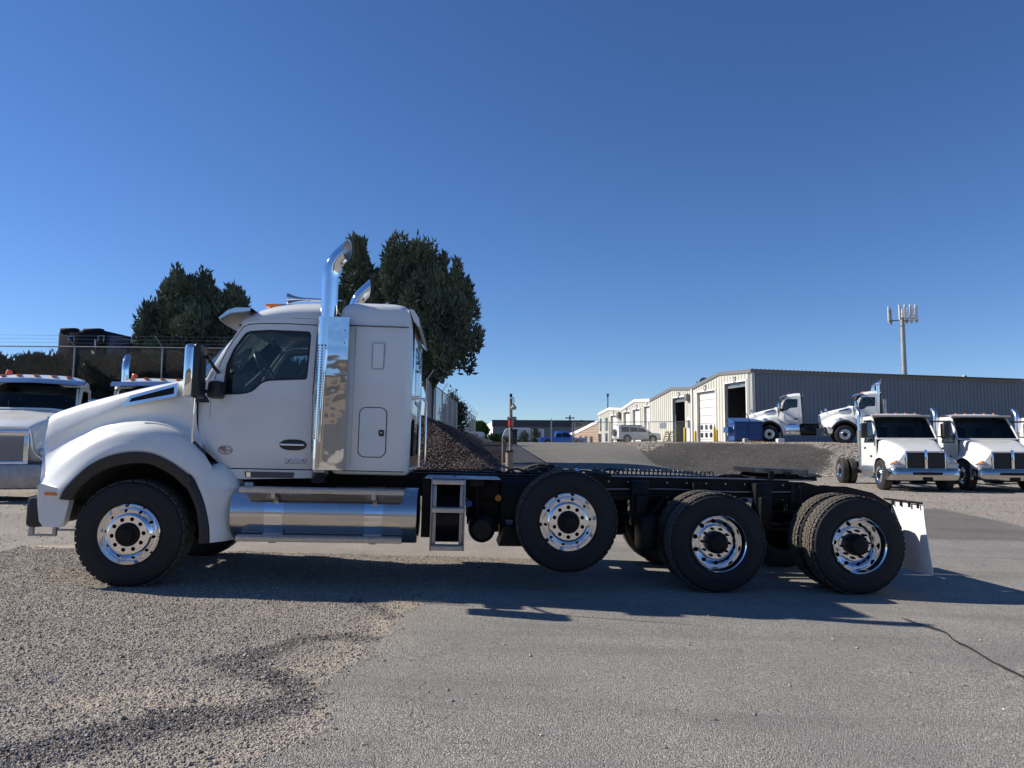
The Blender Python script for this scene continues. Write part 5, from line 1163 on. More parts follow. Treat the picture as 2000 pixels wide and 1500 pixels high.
for lb, Y_, bl_ in (('round green tree left of the white fronted office building', 118, [(925,838,10,13),(918,845,9,10)]), ('pale green tree between the hedge tree and the office building', 126, [(938,836,9,9),(945,842,7,7)])):
    tree('leafy_tree', lb, Y_, bl_, 2500, bl_[0][0], M_BROAD, .5, .25, spiky=False)
bl = []; rr = random.Random(5)
for i in range(39):
    x = -21 + i * .42; bl.append((x, 26.9 + rr.uniform(-.2, .3), 3.4 + rr.uniform(-.1, .1), .55, .6, 1.05 + rr.uniform(-.1, .15)))
    if rr.random() < .5: bl.append((x, 26.9, 4.45, .35, .25, .30))
    if rr.random() < .25: bl.append((x + .2, 26.6, 4.5, .55, .15, .12))
h = leaf_obj('juniper_hedge', leaves(bl, 60000, .20, .045, up=.25, rnd=.6), M_HEDGE); tag(h, 'long dark juniper hedge along the chain link fence at left', 'hedge')
# ------------------------------------------------------------ fences
def chain_fence(label, pts, hgt, spacing, wire=.005, pitch=.10, barb=True, slats=False, arm=(-.18, -.25), group=None, mesh=True):
    t = thing('chain_link_fence', label, 'fence', (pts[0][0], pts[0][1], H(*pts[0])), 0, group); o = Vector(t.location)
    posts = []
    for (a, b) in zip(pts[:-1], pts[1:]):
        L_ = math.dist(a, b); n = max(1, round(L_ / spacing))
        for i in range(n + (b == pts[-1])): u = i / n; posts.append((a[0] + (b[0] - a[0]) * u, a[1] + (b[1] - a[1]) * u))
    for (x, y) in posts:
        z = H(x, y); m = MB().cyl(Vector((x, y, z - .2)) - o, Vector((x, y, z + hgt)) - o, .035, 8)
        if barb: m.tube([Vector((x, y, z + hgt)) - o, Vector((x + arm[0], y + arm[1], z + hgt + .36)) - o], .018, 6)
        m.obj('post', M_GALV, t)
    rail = [Vector((x, y, H(x, y) + hgt)) - o for x, y in posts]; MB().tube(rail, .024, 6).obj('top_rail', M_GALV, t)
    if barb:
        for k in (.35, .68, 1.0): MB().tube([p + Vector((arm[0] * k, arm[1] * k, .36 * k)) for p in rail], .005, 4).obj('barbed_wire', M_GALV, t)
    m = MB(); sl = MB()
    for (a, b) in zip(posts[:-1], posts[1:]):
        L_ = math.dist(a, b); za, zb = H(*a), H(*b)
        def q(u, v): return Vector((a[0] + (b[0] - a[0]) * u / L_, a[1] + (b[1] - a[1]) * u / L_, za + (zb - za) * u / L_ + v + .04)) - o
        hh = hgt - .04; n = int((L_ + hh) / pitch)
        for i in (range(n) if mesh else ()):
            s = -hh + i * pitch
            for sg in (0, 1):
                u0, v0, u1, v1 = s, 0, s + hh, hh
                if u0 < 0: v0 -= u0; u0 = 0
                if u1 > L_: v1 -= u1 - L_; u1 = L_
                if u1 - u0 < .02: continue
                if sg: u0, u1 = L_ - u0, L_ - u1
                m.tube([q(u0, v0), q(u1, v1)], wire / 2, 3, cap=False)
        if slats:
            for i in range(int(L_ / .09)): p0, p1 = q(i * .09, 0), q(i * .09 + .055, hh); d = Vector((p1.x - p0.x, p1.y - p0.y, 0)); sl.add([p0, p0 + d, p1, p1 - d], [(0, 1, 2, 3)])
    if m.v:
        me = bpy.data.meshes.new('wire_mesh'); me.from_pydata([tuple(v) for v in m.v], [], m.f); me.materials.append(M_GALV); stuff(put('wire_mesh', me, t))
    if slats:
        me = bpy.data.meshes.new('privacy_slat'); me.from_pydata([tuple(v) for v in sl.v], [], sl.f); me.materials.append(mat('pale_slat', (.38, .38, .36), .6)); stuff(put('privacy_slat', me, t))
    return t
chain_fence('tall chain link fence with barbed wire in front of the dark hedge', [(-24.6, 26.0), (-18.6, 25.95), (-3.3, 26.6)], 2.40, 2.95, wire=.0035)
chain_fence('slatted chain link fence running away along the top of the mulch slope', [(-3.25, 28.2), (-3.15, 64)], 1.5, 2.9, slats=True, arm=(.25, 0), mesh=False)
chain_fence('low chain link fence in front of the white off-roader', [(P(1118, 860, 58).x, 58), (P(1348, 860, 54).x, 54)], 1.55, 3.3, barb=False, wire=.0035, pitch=.16)
# timber edging at the foot of the mulch
t = thing('timber_edging', 'low weathered timber retaining edge below the dark mulch slope', 'retaining wall', (-2.5, 22.0, .3)); M_TIMB = mat('weathered_timber', (.13, .095, .065), .85, noise=.35, nscale=3, stretch=(.3, 4, 4))
for i in range(4):
    for j in range(3): MB().rbox((-11 + i * 2.66 + 2.5, -.06, -.25 + j * .20), (-11 + i * 2.66 + 2.64 + 2.5, .06, -.25 + j * .20 + .19), .01).obj('timber_beam', M_TIMB, t)
for px_ in (943,): q = P(px_, 905, 21.85); MB().rbox((q.x - .08 + 2.5, -.24, -.4), (q.x + .08 + 2.5, -.08, q.z - .3), .01).obj('timber_post', M_TIMB, t)
q = P(988, 913, 22.5); tag(MB().rbox((q.x - .12, 22.4, .3), (q.x + .12, 22.64, q.z + .12), .03).obj('concrete_block', M_CONC), 'pale concrete marker block at the right end of the timber edging', 'block')
# keypad mast beside the road
KY = 19.5; def_ = P(998, 770, KY); gz = H(def_.x, KY); t = thing('gate_post', 'rusty access mast with keypad box red band and hanging lamp behind the deck plate', 'gate post', (def_.x, KY, gz)); S_ = KY / FPX
zz = lambda py: P(998, py, KY).z - gz
M_RUST = mat('rusty_pipe', (.16, .10, .07), .7, noise=.5, nscale=6, dark=(.32, .27, .22))
MB().cyl((0, 0, 0), (0, 0, zz(778)), .045, 12).obj('mast', M_RUST, t); MB().cyl((-.03, 0, -.1), (-.03, 0, zz(882)), .105, 18).obj('sleeve', mat('weathered_sleeve', (.30, .22, .15), .55, noise=.45, nscale=5, stretch=(6, 6, .3)), t); MB().cyl((-.03, 0, zz(883)), (-.03, 0, zz(880)), .12, 18).obj('collar', M_BLACK, t)
MB().cyl((0, 0, zz(832)), (0, 0, zz(820)), .07, 14).obj('red_band', M_RED, t); MB().rbox((-.10, -.05, zz(818.5)), (.12, .05, zz(815.5)), .01).obj('cross_plate', M_GALV, t); MB().cyl((0, 0, zz(776)), (0, 0, zz(769)), .035, 10).obj('mast_cap', M_BLACK, t)
MB().rbox((.03, -.10, zz(868)), (.17, .12, zz(842)), .02).prism([(.01, zz(842)), (.19, zz(842)), (.17, zz(838)), (-.02, zz(838.5))], 'y', -.14, .16).obj('keypad_box', M_TRIM, t); MB().lathe([(0, zz(789)), (.03, zz(790)), (.085, zz(796)), (.06, zz(800)), (0, zz(800.5))], 16, 'z', (.07, -.02, 0)).tube([(.02, 0, zz(777)), (.07, 0, zz(776)), (.085, 0, zz(782)), (.07, -.02, zz(790))], .012, 6).obj('lamp', M_CONC, t)
q = P(982, 853, 21); tag(MB().cyl((q.x, 21, H(q.x, 21) - .1), (q.x, 21, q.z), .022, 8).obj('marker_stake', M_RUST), 'thin brown stake left of the rusty access mast', 'stake')
cw = [(*G(*p),) for p in ((1012,868),(1030,876),(1050,884),(1076,897))]; tag(MB().tube([(x, y, H(x, y) + .02) for x, y in spl([(a, b) for a, b in cw], 14)], .022, 6).obj('hose', M_TRIM), 'dark hose lying across the road behind the raised wheel', 'hose')
# ------------------------------------------------------------ small vehicles (length along x, front at -x, width along y)
M_TINT = mat('tinted_window', (.012, .014, .018), .2, spec=.4)
M_CTYRE = mat('car_tyre', (.012, .012, .013), .8); M_CRIM = mat('car_rim', (.25, .25, .26), .35, .9)
def prof_body(prof, width, tumble_z, tumble, top_in, name, m_, parent, bev=.04):
    bm = bmesh.new(); n = len(prof)
    def y_in(z): return top_in * float(smooth(tumble_z, tumble, z))
    a = [bm.verts.new((x, y_in(z), z)) for x, z in prof]; b = [bm.verts.new((x, width - y_in(z), z)) for x, z in prof]
    bm.faces.new(a); bm.faces.new(list(reversed(b)))
    for i in range(n): bm.faces.new((a[i], b[i], b[(i + 1) % n], a[(i + 1) % n]))
    bmesh.ops.recalc_face_normals(bm, faces=bm.faces); bmesh.ops.bevel(bm, geom=[e for e in bm.edges], offset=bev, segments=2, profile=.6, affect='EDGES', clamp_overlap=True)
    me = bpy.data.meshes.new(name); bm.to_mesh(me); bm.free(); me.shade_smooth(); me.set_sharp_from_angle(angle=R(35)); me.materials.append(m_); return put(name, me, parent)
def car(name, label, cat, lower, upper, wins, wheels, r, paint, width, loc, rz, dark_top=False, extras=None):
    t = thing(name, label, cat, loc, rz); prof_body(lower, width, .9, 1.3, .05, 'body', paint, t)
    u = prof_body(upper, width, .95, 1.8, .22, 'cab', paint if not dark_top else M_TRIM, t)
    for w_ in wins:
        for s_ in (0, 1):
            zc = sum(p[1] for p in w_) / len(w_); m = MB(); pts = []
            for x, z in w_: y = .22 * float(smooth(.95, 1.8, z)) - .012; pts.append((x, y if not s_ else width - y, z))
            m.add(pts + [(x, y + (.01 if not s_ else -.01), z) for x, y, z in pts], [tuple(range(len(pts))), tuple(range(2 * len(pts) - 1, len(pts) - 1, -1))] + [(i, (i + 1) % len(pts), len(pts) + (i + 1) % len(pts), len(pts) + i) for i in range(len(pts))])
            m.obj('window', M_TINT, u, None)
    for x in wheels:
        for s_ in (0, 1):
            y = 0 if not s_ else width; sg = 1 if not s_ else -1
            MB().lathe([(0, -.01 * sg), (r + .07, -.012 * sg), (r + .075, .02 * sg)], 24, 'y', (x, y, r + .03)).obj('wheel_arch', M_TRIM, t)
            h = MB().lathe([(0, -.03 * sg), (r * .25, -.035 * sg), (r * .55, -.02 * sg), (r * .62, -.03 * sg), (r * .62, .05 * sg)], 20, 'y', (x, y, r)).obj('wheel', M_CRIM, t, 30)
            MB().lathe([(r * .62, -.02 * sg), (r * .8, -.04 * sg), (r * .96, -.03 * sg), (r, .01 * sg), (r, .2 * sg), (r * .6, .22 * sg)], 26, 'y', (x, y, r)).obj('tyre', M_CTYRE, h, 30)
    for s_ in (0, 1):
        x0 = lower[0][0]; MB().rbox((min(p[0] for p in lower) - .015, .12 if not s_ else width - .42, .78), (min(p[0] for p in lower) + .12, .42 if not s_ else width - .12, .93), .03).obj('headlight', M_LENS, t)
        MB().rbox((upper[0][0] - .0, -.17 if not s_ else width + .0, 1.02), (upper[0][0] + .13, .0 if not s_ else width + .17, 1.18), .04).obj('door_mirror', M_TRIM, t)
    if extras: extras(t)
    return t
suv_lo = [(0, .45), (-.02, .85), (.06, 1.02), (1.25, 1.10), (4.55, 1.12), (4.6, .6), (4.5, .42), (4.2, .40), (.4, .36)]
suv_up = [(1.10, 1.08), (1.75, 1.70), (2.1, 1.80), (4.35, 1.82), (4.52, 1.70), (4.56, 1.08)]
suv_w = [[(1.45, 1.14), (1.90, 1.62), (2.42, 1.66), (2.42, 1.14)], [(2.50, 1.14), (2.50, 1.66), (3.35, 1.67), (3.35, 1.14)], [(3.45, 1.14), (3.45, 1.67), (4.2, 1.66), (4.25, 1.14)]]
def suv_x(t):
    MB().rbox((1.9, .15, 1.80), (4.2, 1.75, 1.86), .03).obj('roof_rack', M_TRIM, t); MB().lathe([(0, 0), (.36, .0), (.37, .1), (.36, .2), (0, .2)], 20, 'x', (4.58, .95, 1.05)).obj('spare_wheel', M_CTYRE, t)
    MB().rbox((-.1, .1, .35), (.12, 1.8, .60), .04).obj('bumper', M_TRIM, t); MB().rbox((.3, -.03, .36), (4.3, .03, .50), .02).obj('sill', M_TRIM, t); MB().rbox((3.55, -.035, 1.13), (4.35, -.0, 1.80), .02).obj('side_panel', mat('pale_grey_panel', (.45, .46, .47), .5), t)
q = P(1287, 860, 66); gz_ = H(q.x, 66) 
# front points to the right of the picture and a little away
suv_ = car('off_roader', 'white boxy off-roader with dark windows parked before the workshop bays', 'car', suv_lo, suv_up, suv_w, (.85, 3.65), .40, mat('off_white_car_paint', (.62, .62, .60), .3, coat=.6), 1.9, (q.x - .3, 67.4, gz_), PI + R(14), extras=suv_x); suv_.scale = (.86, .86, .86)
pk_lo = [(0, .5), (-.02, .9), (.1, 1.02), (1.5, 1.08), (5.5, 1.10), (5.55, .6), (5.4, .45), (.4, .42)]
pk_up = [(1.45, 1.05), (2.15, 1.72), (2.4, 1.78), (3.55, 1.78), (3.75, 1.06)]
pk_w = [[(1.85, 1.12), (2.25, 1.64), (2.85, 1.68), (2.85, 1.12)], [(2.92, 1.12), (2.92, 1.68), (3.45, 1.68), (3.58, 1.12)]]
q = P(1143, 866, 88)
car('pickup_truck', 'bright blue pickup truck parked low behind the crest of the road', 'pickup', pk_lo, pk_up, pk_w, (.95, 4.5), .40, mat('blue_car_paint', (.03, .14, .50), .3, coat=.6), 1.95, (q.x, 88, H(q.x, 88) - .35), PI)
q = P(946, 862, 78)
car('parked_car', 'white pickup cab peeking past the right edge of the mulch slope', 'car', pk_lo, pk_up, pk_w, (.95, 4.5), .40, M_WHITE2, 1.9, (q.x, 78, H(q.x, 78) - .35), PI)
# white trailer and tank with shrubs in front
q = P(982, 865, 96); t = thing('box_trailer', 'white round nosed trailer behind two dark shrubs', 'trailer', (q.x, 96, H(q.x, 96) - .05)); prof_body([(0, .5), (-.1, 1.0), (.3, 1.9), (1.0, 2.05), (3.6, 2.05), (3.6, .5)], 2.2, 5, 6, 0, 'body', M_WHITE2, t, .12)
for x in (1.4, 2.3): h = MB().lathe([(0, -.02), (.2, -.03), (.36, -.02), (.36, .2)], 18, 'y', (x, 0, .36)).obj('wheel', M_CTYRE, t)
MB().box((.0, -.01, .9), (3.6, .02, .96)).obj('trim_strip', M_ROOFT, t)
q = P(1040, 865, 97); t = thing('box_trailer', 'plain white box trailer right of the round nosed trailer', 'trailer', (q.x, 97, H(q.x, 97) - .05)); prof_body([(0, .5), (0, 2.0), (1.5, 2.0), (1.5, .5)], 2.0, 5, 6, 0, 'body', M_WHITE2, t, .06); MB().lathe([(0, -.02), (.36, -.02), (.36, .2)], 18, 'y', (.7, 0, .36)).obj('wheel', M_CTYRE, t)
for px_, hh, lb in ((1024, 1.5, 'spreading dark shrub before the round nosed trailer'), (1047, 1.8, 'upright dark shrub before the plain box trailer'), (990, .8, 'low dark shrub at the nose of the round nosed trailer')):
    q = P(px_, 866, 93); v, f, tn_ = leaves([(0, 0, .65 * hh, .42, .42, .5 * hh)], 260, .5, .07, up=.5, rnd=.7, shell=.1); t = thing('shrub', lb, 'shrub', (q.x, 93, H(q.x, 93) - .3)); leaf_obj('foliage', (v, f, tn_), M_JUN, t); MB().cyl((0, 0, 0), (0, 0, .8 * hh), .08, 8).obj('stem', M_BARK, t)
v, f, tn_ = leaves([(0, 0, .8, 2.6, .7, .8)], 1500, .4, .08, up=.5, rnd=.7, shell=.1); q = P(972, 862, 120); o = leaf_obj('low_hedge', (v, f, tn_), M_BROAD); o.location = (q.x, 120, H(q.x, 120)); tag(o, 'low green hedge in front of the blue grey office building', 'hedge')
for px_, py_, Y_, lb in ((1077, 818, 60, 'thin steel pole in front of the blue grey office building'), (1121, 824, 58, 'short steel pole at the left end of the low fence')):
    q = P(px_, py_, Y_); g = H(q.x, Y_); tag(MB().cyl((q.x, Y_, g - .2), (q.x, Y_, q.z), .045, 8).obj('steel_pole', M_GALV), lb, 'pole')
for px_, Y_, lb in ((1113, 200, 'distant wooden power pole with crossarm above the office building'), (1136, 230, 'smaller distant power pole near the tan block building')):
    q = P(px_, 811 if px_ < 1120 else 820, Y_); MB_ = MB().cyl((q.x, Y_, 1), (q.x, Y_, q.z), .22, 8); t = thing('power_pole', lb, 'power pole', (q.x, Y_, 1)); MB().cyl((0, 0, 0), (0, 0, q.z - 1), .2, 8).obj('pole', M_BARK, t); MB().box((-1.3, -.15, q.z - 1.9), (1.3, .15, q.z - 1.6)).obj('crossarm', M_BARK, t)
# dumpster
DP = P(1436, 865, 44.5); gz_ = H(DP.x, 44.5); t = thing('dumpster', 'blue steel dumpster with sloping lid in front of the cream workshop', 'dumpster', (DP.x + .02, 44.6, gz_), R(-4)); M_DB = mat('blue_dumpster_paint', (.018, .070, .23), .5, noise=.25, nscale=2, rvar=.1)
w0 = 1.62; d0 = 1.9
m = MB(); m.prism([(0, .12), (0, 1.22), (d0, 1.50), (d0, .12)], 'x', 0, w0)      # outline in y-z
m.obj('body', M_DB, t, 30)
for z in (.40, .75, 1.08): MB().rbox((-.03, -.04, z), (w0 + .03, .0, z + .07), .01).obj('side_rib', M_DB, t)
for x in (0, .8, w0 - .06): MB().rbox((x, -.05, .12), (x + .06, .0, 1.22), .01).obj('side_rib', M_DB, t)
m = MB().prism([(-.05, 1.22), (-.05, 1.27), (d0 + .05, 1.56), (d0 + .05, 1.50)], 'x', -.05, w0 + .05); m.obj('lid', M_DB, t)
MB().prism([(.2, .62), (1.6, .62), (1.5, .95), (.3, .95)], 'x', -.35, .0).obj('fork_pocket', M_DB, t); MB().rbox((-.04, .0, .12), (.0, .06, 1.25), .01).rbox((-.04, d0 - .06, .12), (0, d0, 1.5), .01).rbox((-.05, 0, 1.15), (0, d0, 1.2), .01).obj('end_frame', M_DB, t)
for x in (.1, w0 - .2): MB().rbox((x, .1, 0), (x + .1, d0 - .1, .13), .02).obj('skid', M_BLACK, t)
for (a, b_) in ((.1, .9), (d0 - .1, .5)): MB().rbox((-.06, a - .06, b_ * .9), (-.04, a + .06, b_ * .9 + .16), .005).obj('warning_sticker', mat('pale_yellow_sticker', (.6, .6, .25), .5), t)
MB().tube([(w0 * .55, -.1, 1.25), (w0 * .45, -.3, 1.6), (w0 * .38, -.3, 1.72), (w0 * .30, -.2, 1.68), (w0 * .32, -.1, 1.55)], .025, 6).obj('lid_handle', M_BLACK, t)
q = P(1457, 868, 43.2); 
for px_, c_, lb in ((1457, M_CONC, 'small pale block on the gravel under the blue dumpster'), (1479, M_YEL, 'yellow plank lying on the gravel beside the blue dumpster'), (1525, M_WHITE2, 'white lump of concrete beside the left yard truck front tyre')):
    q = P(px_, 868, 42.5); g = H(q.x, 42.5); w_ = {1457: .12, 1479: .45, 1525: .2}[px_]; tag(MB().rbox((q.x - w_, 42.4, g - .02), (q.x + w_, 42.8, g + (.10 if px_ == 1479 else .26)), .04).obj({1457: 'stone_block', 1479: 'yellow_plank', 1525: 'concrete_lump'}[px_], c_), lb, 'block' if px_ != 1479 else 'plank')
# bollards
for px_, pt, pb, Y_, lb in ((1337.5, 835, 861, 53.5, 'yellow bollard beside the dark open bay door frame'), (1358, 842, 866, 50, 'yellow bollard in front of the downspout'), (1395, 834, 864, 50.5, 'taller yellow bollard left of the blue dumpster'), (1399.5, 839, 864, 52.5, 'yellow bollard just behind another one by the blue dumpster')):
    a = P(px_, pt, Y_); g = H(a.x, Y_); t = thing('bollard', lb, 'bollard', (a.x, Y_, g), 0, 'yellow bollards by the workshop doors'); r_ = 2.6 * Y_ / FPX
    MB().lathe([(r_, 0), (r_, a.z - g - .05), (r_ * .7, a.z - g), (0, a.z - g + .02)], 14, 'z').obj('post', M_YEL, t); MB().lathe([(r_ * 1.5, 0), (r_ * 1.4, .06), (r_, .08)], 14, 'z').obj('base', M_CONC, t)
# yellow step stands by the wall
for px_, lb in ((1302, 'yellow step stand leaning left by the cream wall'), (1311, 'yellow and black barred stand right of the step stand')):
    Y_ = 60; q = P(px_, 862, Y_); t = thing('step_stand', lb, 'step stand', (q.x, Y_, H(q.x, Y_)))
    for s_ in (-1, 1): MB().tube([(s_ * .33, 0, 0), (s_ * .08 + .05, 0, .95)], .05, 6).obj('rail', M_YEL, t)
    for k in range(5): MB().box((-.28 + k * .05, -.06, .12 + k * .18), (.28 - k * .03, .06, .18 + k * .18)).obj('tread', M_YEL if k % 2 else M_BLACK, t)
# ------------------------------------------------------------ medium duty trucks facing the camera
def half(mb): return mb.mirror(0)
def build_medium():
    t = thing('yard_truck', 'x', 'truck'); PT = M_WHITE2; N = 16
    def sp(p): return spl(p, N)
    c0 = sp([(.06, 0, 1.275), (.5, 0, 1.475), (1.0, 0, 1.615), (1.5, 0, 1.70)])
    c1 = sp([(.05, .56, 1.27), (.5, .64, 1.45), (1.0, .74, 1.585), (1.5, .86, 1.665)])
    ca = sp([(.05, .585, 1.23), (.5, .675, 1.40), (1.0, .775, 1.53), (1.5, .89, 1.61)])
    c2 = sp([(.03, .62, 1.06), (.40, .71, 1.14), (.85, .82, 1.24), (1.5, .93, 1.31)])
    c3 = sp([(.05, .80, .95), (.35, .92, 1.07), (.95, .99, 1.15), (1.5, 1.0, 1.08)])
    c4 = sp([(.08, .98, .83), (.35, 1.045, .98), (.95, 1.075, 1.09), (1.5, 1.07, .99)])
    c5 = sp([(.20, 1.06, .73), (.42, 1.085, .93), (.98, 1.09, 1.06), (1.5, 1.085, .93)])
    c01 = [(x, y * .5, z + (c0[i][2] - z) * .85) for i, (x, y, z) in enumerate(c1)]; c1b = [(x, y * .93, z + (c0[i][2] - z) * .35) for i, (x, y, z) in enumerate(c1)]
    rows = [spl([c[j] for c in (c0, c01, c1b, c1, ca, c2, c3, c4, c5)], 26) for j in range(N)]; half(MB().grid(rows)).obj('hood', PT, t, 50)
    a = [(.05, .60, 1.24), (.02, .62, 1.05), (.01, .60, .74), (.05, .95, .73), (.20, 1.07, .72), (.08, .98, .83), (.05, .80, .95)]; fr = MB().add(a, [(0, 1, 6), (1, 2, 3, 6), (3, 4, 5, 6)]); fr.grid([[(.20, 1.07, .73), (.4, 1.09, .92)], [(.30, 1.07, .66), (.42, 1.09, .86)]]); fr.obj('nose_panel', PT, t, 60); MB().add([(x, -y, z) for x, y, z in fr.v], fr.f).obj('nose_panel', PT, t, 60)
    rp = MB().grid([[(1.5, 1.085, 1.1), (1.5, 1.08, .55)], [(1.62, 1.05, 1.1), (1.60, 1.06, .52)]]); rp.grid([[(1.45, 1.085, 1.02), (1.5, 1.085, 1.02)], [(1.50, 1.08, .55), (1.55, 1.08, .55)]]); q = half(rp).obj('fender_rear', PT, t, None)
    li = MB().grid([[(1.0 + .62 * math.cos(x), y, .50 + .60 * math.sin(x)) for x in np.linspace(0, PI, 14)] for y in (1.06, .5)]); half(li).box((.3, -.55, .45), (1.8, .55, 1.3)).obj('wheel_arch_liner', M_DARK, t)
    g = MB().rbox((-.02, -.60, 1.24), (.10, .60, 1.285), .02); g.rbox((-.03, -.60, .72), (.06, -.56, 1.26), .02); g.rbox((-.03, .56, .72), (.06, .60, 1.26), .02); g.rbox((-.05, -.045, .72), (.04, .045, 1.33), .02).rbox((-.03, -.60, .70), (.06, .60, .74), .02); g = g.obj('grille', M_CHROME, t)
    for s_ in (-1, 1): MB().box((.0, s_ * .05 if s_ > 0 else -.56, .75), (.02, .56 if s_ > 0 else -.05, 1.23)).obj('grille_mesh', mat('dark_grille_mesh', (.035, .035, .038), .35, .6, bump=.004, bscale=40), g)
    for s_ in (-1, 1):
        hl = [(.035, .66, .79), (.06, .95, .78), (.16, 1.05, .86), (.05, .86, .99), (.03, .68, .88)]; m = MB().add([(x - .025, s_ * y, z) for x, y, z in hl] + [(x + .02, s_ * y, z) for x, y, z in hl], [(0, 1, 2, 3, 4)] + [(i, (i + 1) % 5, 5 + (i + 1) % 5, 5 + i) for i in range(5)]); h = m.obj('headlight', M_LENS, t, None)
        al = [(.055, .90, .88), (.13, 1.03, .89), (.05, .86, .975)]; MB().add([(x - .035, s_ * y, z) for x, y, z in al] + [(x, s_ * y, z) for x, y, z in al], [(0, 1, 2), (0, 1, 4, 3), (1, 2, 5, 4), (2, 0, 3, 5)]).obj('turn_lamp', M_AMBER, h, None)
    bp = [(-.12, 0), (-.12, .62), (-.06, .95), (.18, 1.09), (.42, 1.09)]; m = MB().grid([[(x, y, z) for x, y in spl(bp, 14)] for z in (.36, .39, .54, .69, .72)]); m.v = [(x + (.03 if z in (.36, .72) else 0), y, z) for x, y, z in m.v]; m.grid([[(x + .03, y, .72) for x, y in spl(bp, 14)], [(x + .15, y * .9, .72) for x, y in spl(bp, 14)]]); b = half(m).obj('bumper', mat('yard_bumper_chrome', (.55, .54, .52), .14, 1, bump=.002, bscale=5), t, 50)
    MB().rbox((-.135, -.45, .53), (-.10, .45, .62), .02).obj('bumper_slot', M_DARK, b); MB().box((-.14, -.15, .34), (-.12, .15, .46)).obj('licence_mount', M_BLACK, b)
    # cab
    def cs(z):
        u = (z - 1.0) / 1.5; return 1.0 - .13 * max(0, z - 1.7) ** 1.3
    sd = [(1.50, .78), (1.50, 1.62), (1.60, 1.76), (2.05, 2.42), (2.15, 2.50), (3.02, 2.50), (3.02, .72), (1.62, .70)]; w_ = [(1.66, 1.60), (1.72, 1.80), (2.08, 2.34), (2.62, 2.34), (2.64, 1.60)]
    for s_ in (-1, 1):
        m = skin(sd, [w_], lambda x, z: -cs(z), .04, .15)
        if s_ > 0: m = MB().add([(x, -y, z) for x, y, z in m.v], m.f)
        c = m.obj('cab_side', PT, t, 40); g_ = skin(w_, [], lambda x, z: -cs(z) + .012, .01, .3); k_ = skin(inset(w_, -.03), [inset(w_, .02)], lambda x, z: -cs(z) - .004, .01, .3)
        for mm, nm, mt_ in ((g_, 'window', M_GLASS), (k_, 'window_gasket', M_GASKET)):
            if s_ > 0: mm = MB().add([(x, -y, z) for x, y, z in mm.v], mm.f)
            mm.obj(nm, mt_, c, 40)
        MB().prism([(1.98 + .10 * math.cos(a_), 1.10 + .045 * math.sin(a_)) for a_ in np.linspace(0, 2 * PI, 16, endpoint=False)], 'y', s_ * 1.008, s_ * .99).obj('side_badge', M_TRIM, c)
        MB().rbox((2.5, s_ * 1.0 - .012, 1.35), (2.68, s_ * 1.0 + .012, 1.42), .008).obj('handle', M_TRIM, c)
    ws = MB().grid([[(1.50 - .06 * math.cos(y / .9 * 1.5) + .0, y, 1.70), (1.80 - .08 * math.cos(y / .9 * 1.5), y * .965, 2.09), (2.12 - .06 * math.cos(y / .9 * 1.5), y * .91, 2.47)] for y in np.linspace(-.93, .93, 15)]); ws.obj('windshield', M_WSGLASS, t, 60)
    m = MB()
    for s_ in (-1, 1): m.tube([(1.50, s_ * .96, 1.68), (1.80, s_ * .93, 2.09), (2.12, s_ * .87, 2.49)], .04, 8)
    m.tube([(1.46, y, 1.70) for y in np.linspace(-.95, .95, 5)], .03, 6); m.obj('pillar', PT, t)
    rf = []
    for x, z, hw in ((2.06, 2.46, .90), (2.12, 2.53, .89), (2.25, 2.58, .88), (2.6, 2.605, .88), (3.0, 2.60, .88), (3.04, 2.5, .90)): rf.append([(x, y * hw, z - .05 * abs(y) ** 4) for y in np.linspace(-1, 1, 13)])
    MB().grid(rf).obj('roof', PT, t, 50); MB().grid([[(x, y, z) for y in np.linspace(-.95, .95, 13)] for x, z in ((2.14, 2.54), (1.96, 2.53), (1.86, 2.47), (1.90, 2.45), (2.12, 2.49))]).obj('sun_visor', mat('grey_visor', (.16, .16, .165), .4), t, 50)
    for k in range(5): MB().rbox((2.30, -.62 + k * .31 - .03, 2.585), (2.40, -.62 + k * .31 + .03, 2.62), .012).obj('roof_lamp', M_AMBER, t)
    MB().box((3.0, -.98, .75), (3.04, .98, 2.5)).obj('cab_back', PT, t); MB().box((1.6, -.9, .9), (2.98, .9, 1.0)).rbox((1.55, -.88, 1.3), (1.85, .88, 1.68), .05).rbox((2.6, .2, 1.0), (2.8, .7, 2.15), .06).rbox((2.6, -.7, 1.0), (2.8, -.2, 2.15), .06).obj('interior', M_INT, t)
    for s_ in (-1, 1):
        m = MB().rbox((1.56, s_ * 1.32 - .11, 1.72), (1.70, s_ * 1.32 + .11, 2.24), .04, 3); m = m.obj('mirror', M_TRIM, t); MB().tube([(1.75, s_ * .95, 1.80), (1.66, s_ * 1.3, 1.76)], .02, 6).tube([(1.95, s_ * .93, 2.30), (1.66, s_ * 1.3, 2.30), (1.64, s_ * 1.3, 2.2)], .03, 6).rbox((1.62, s_ * .97 - .04, 1.66), (1.80, s_ * .97 + .04, 1.86), .02).obj('mirror_arm', M_TRIM, m)
    for s_ in (-1, 1): MB().rbox((1.75, s_ * .82 - .22, .42), (2.95, s_ * .82 + .22, .78), .05).rbox((1.7, s_ * .86 - .26, .36), (2.95, s_ * .86 + .26, .42), .01).obj('side_step', M_STEEL, t)
    m = MB(); [m.box((.2, s_ * .42 - .04, .62), (6.3, s_ * .42 + .04, .86)) for s_ in (-1, 1)]; m.rbox((5.3, -.8, .42), (5.6, .8, .58), .04).rbox((.9, -.9, .42), (1.1, .9, .55), .04).rbox((3.2, -.6, .5), (3.6, .9, .8), .04); m.rbox((.3, -.7, .3), (.5, .7, .45), .05); m.obj('frame', M_BLACK, t)
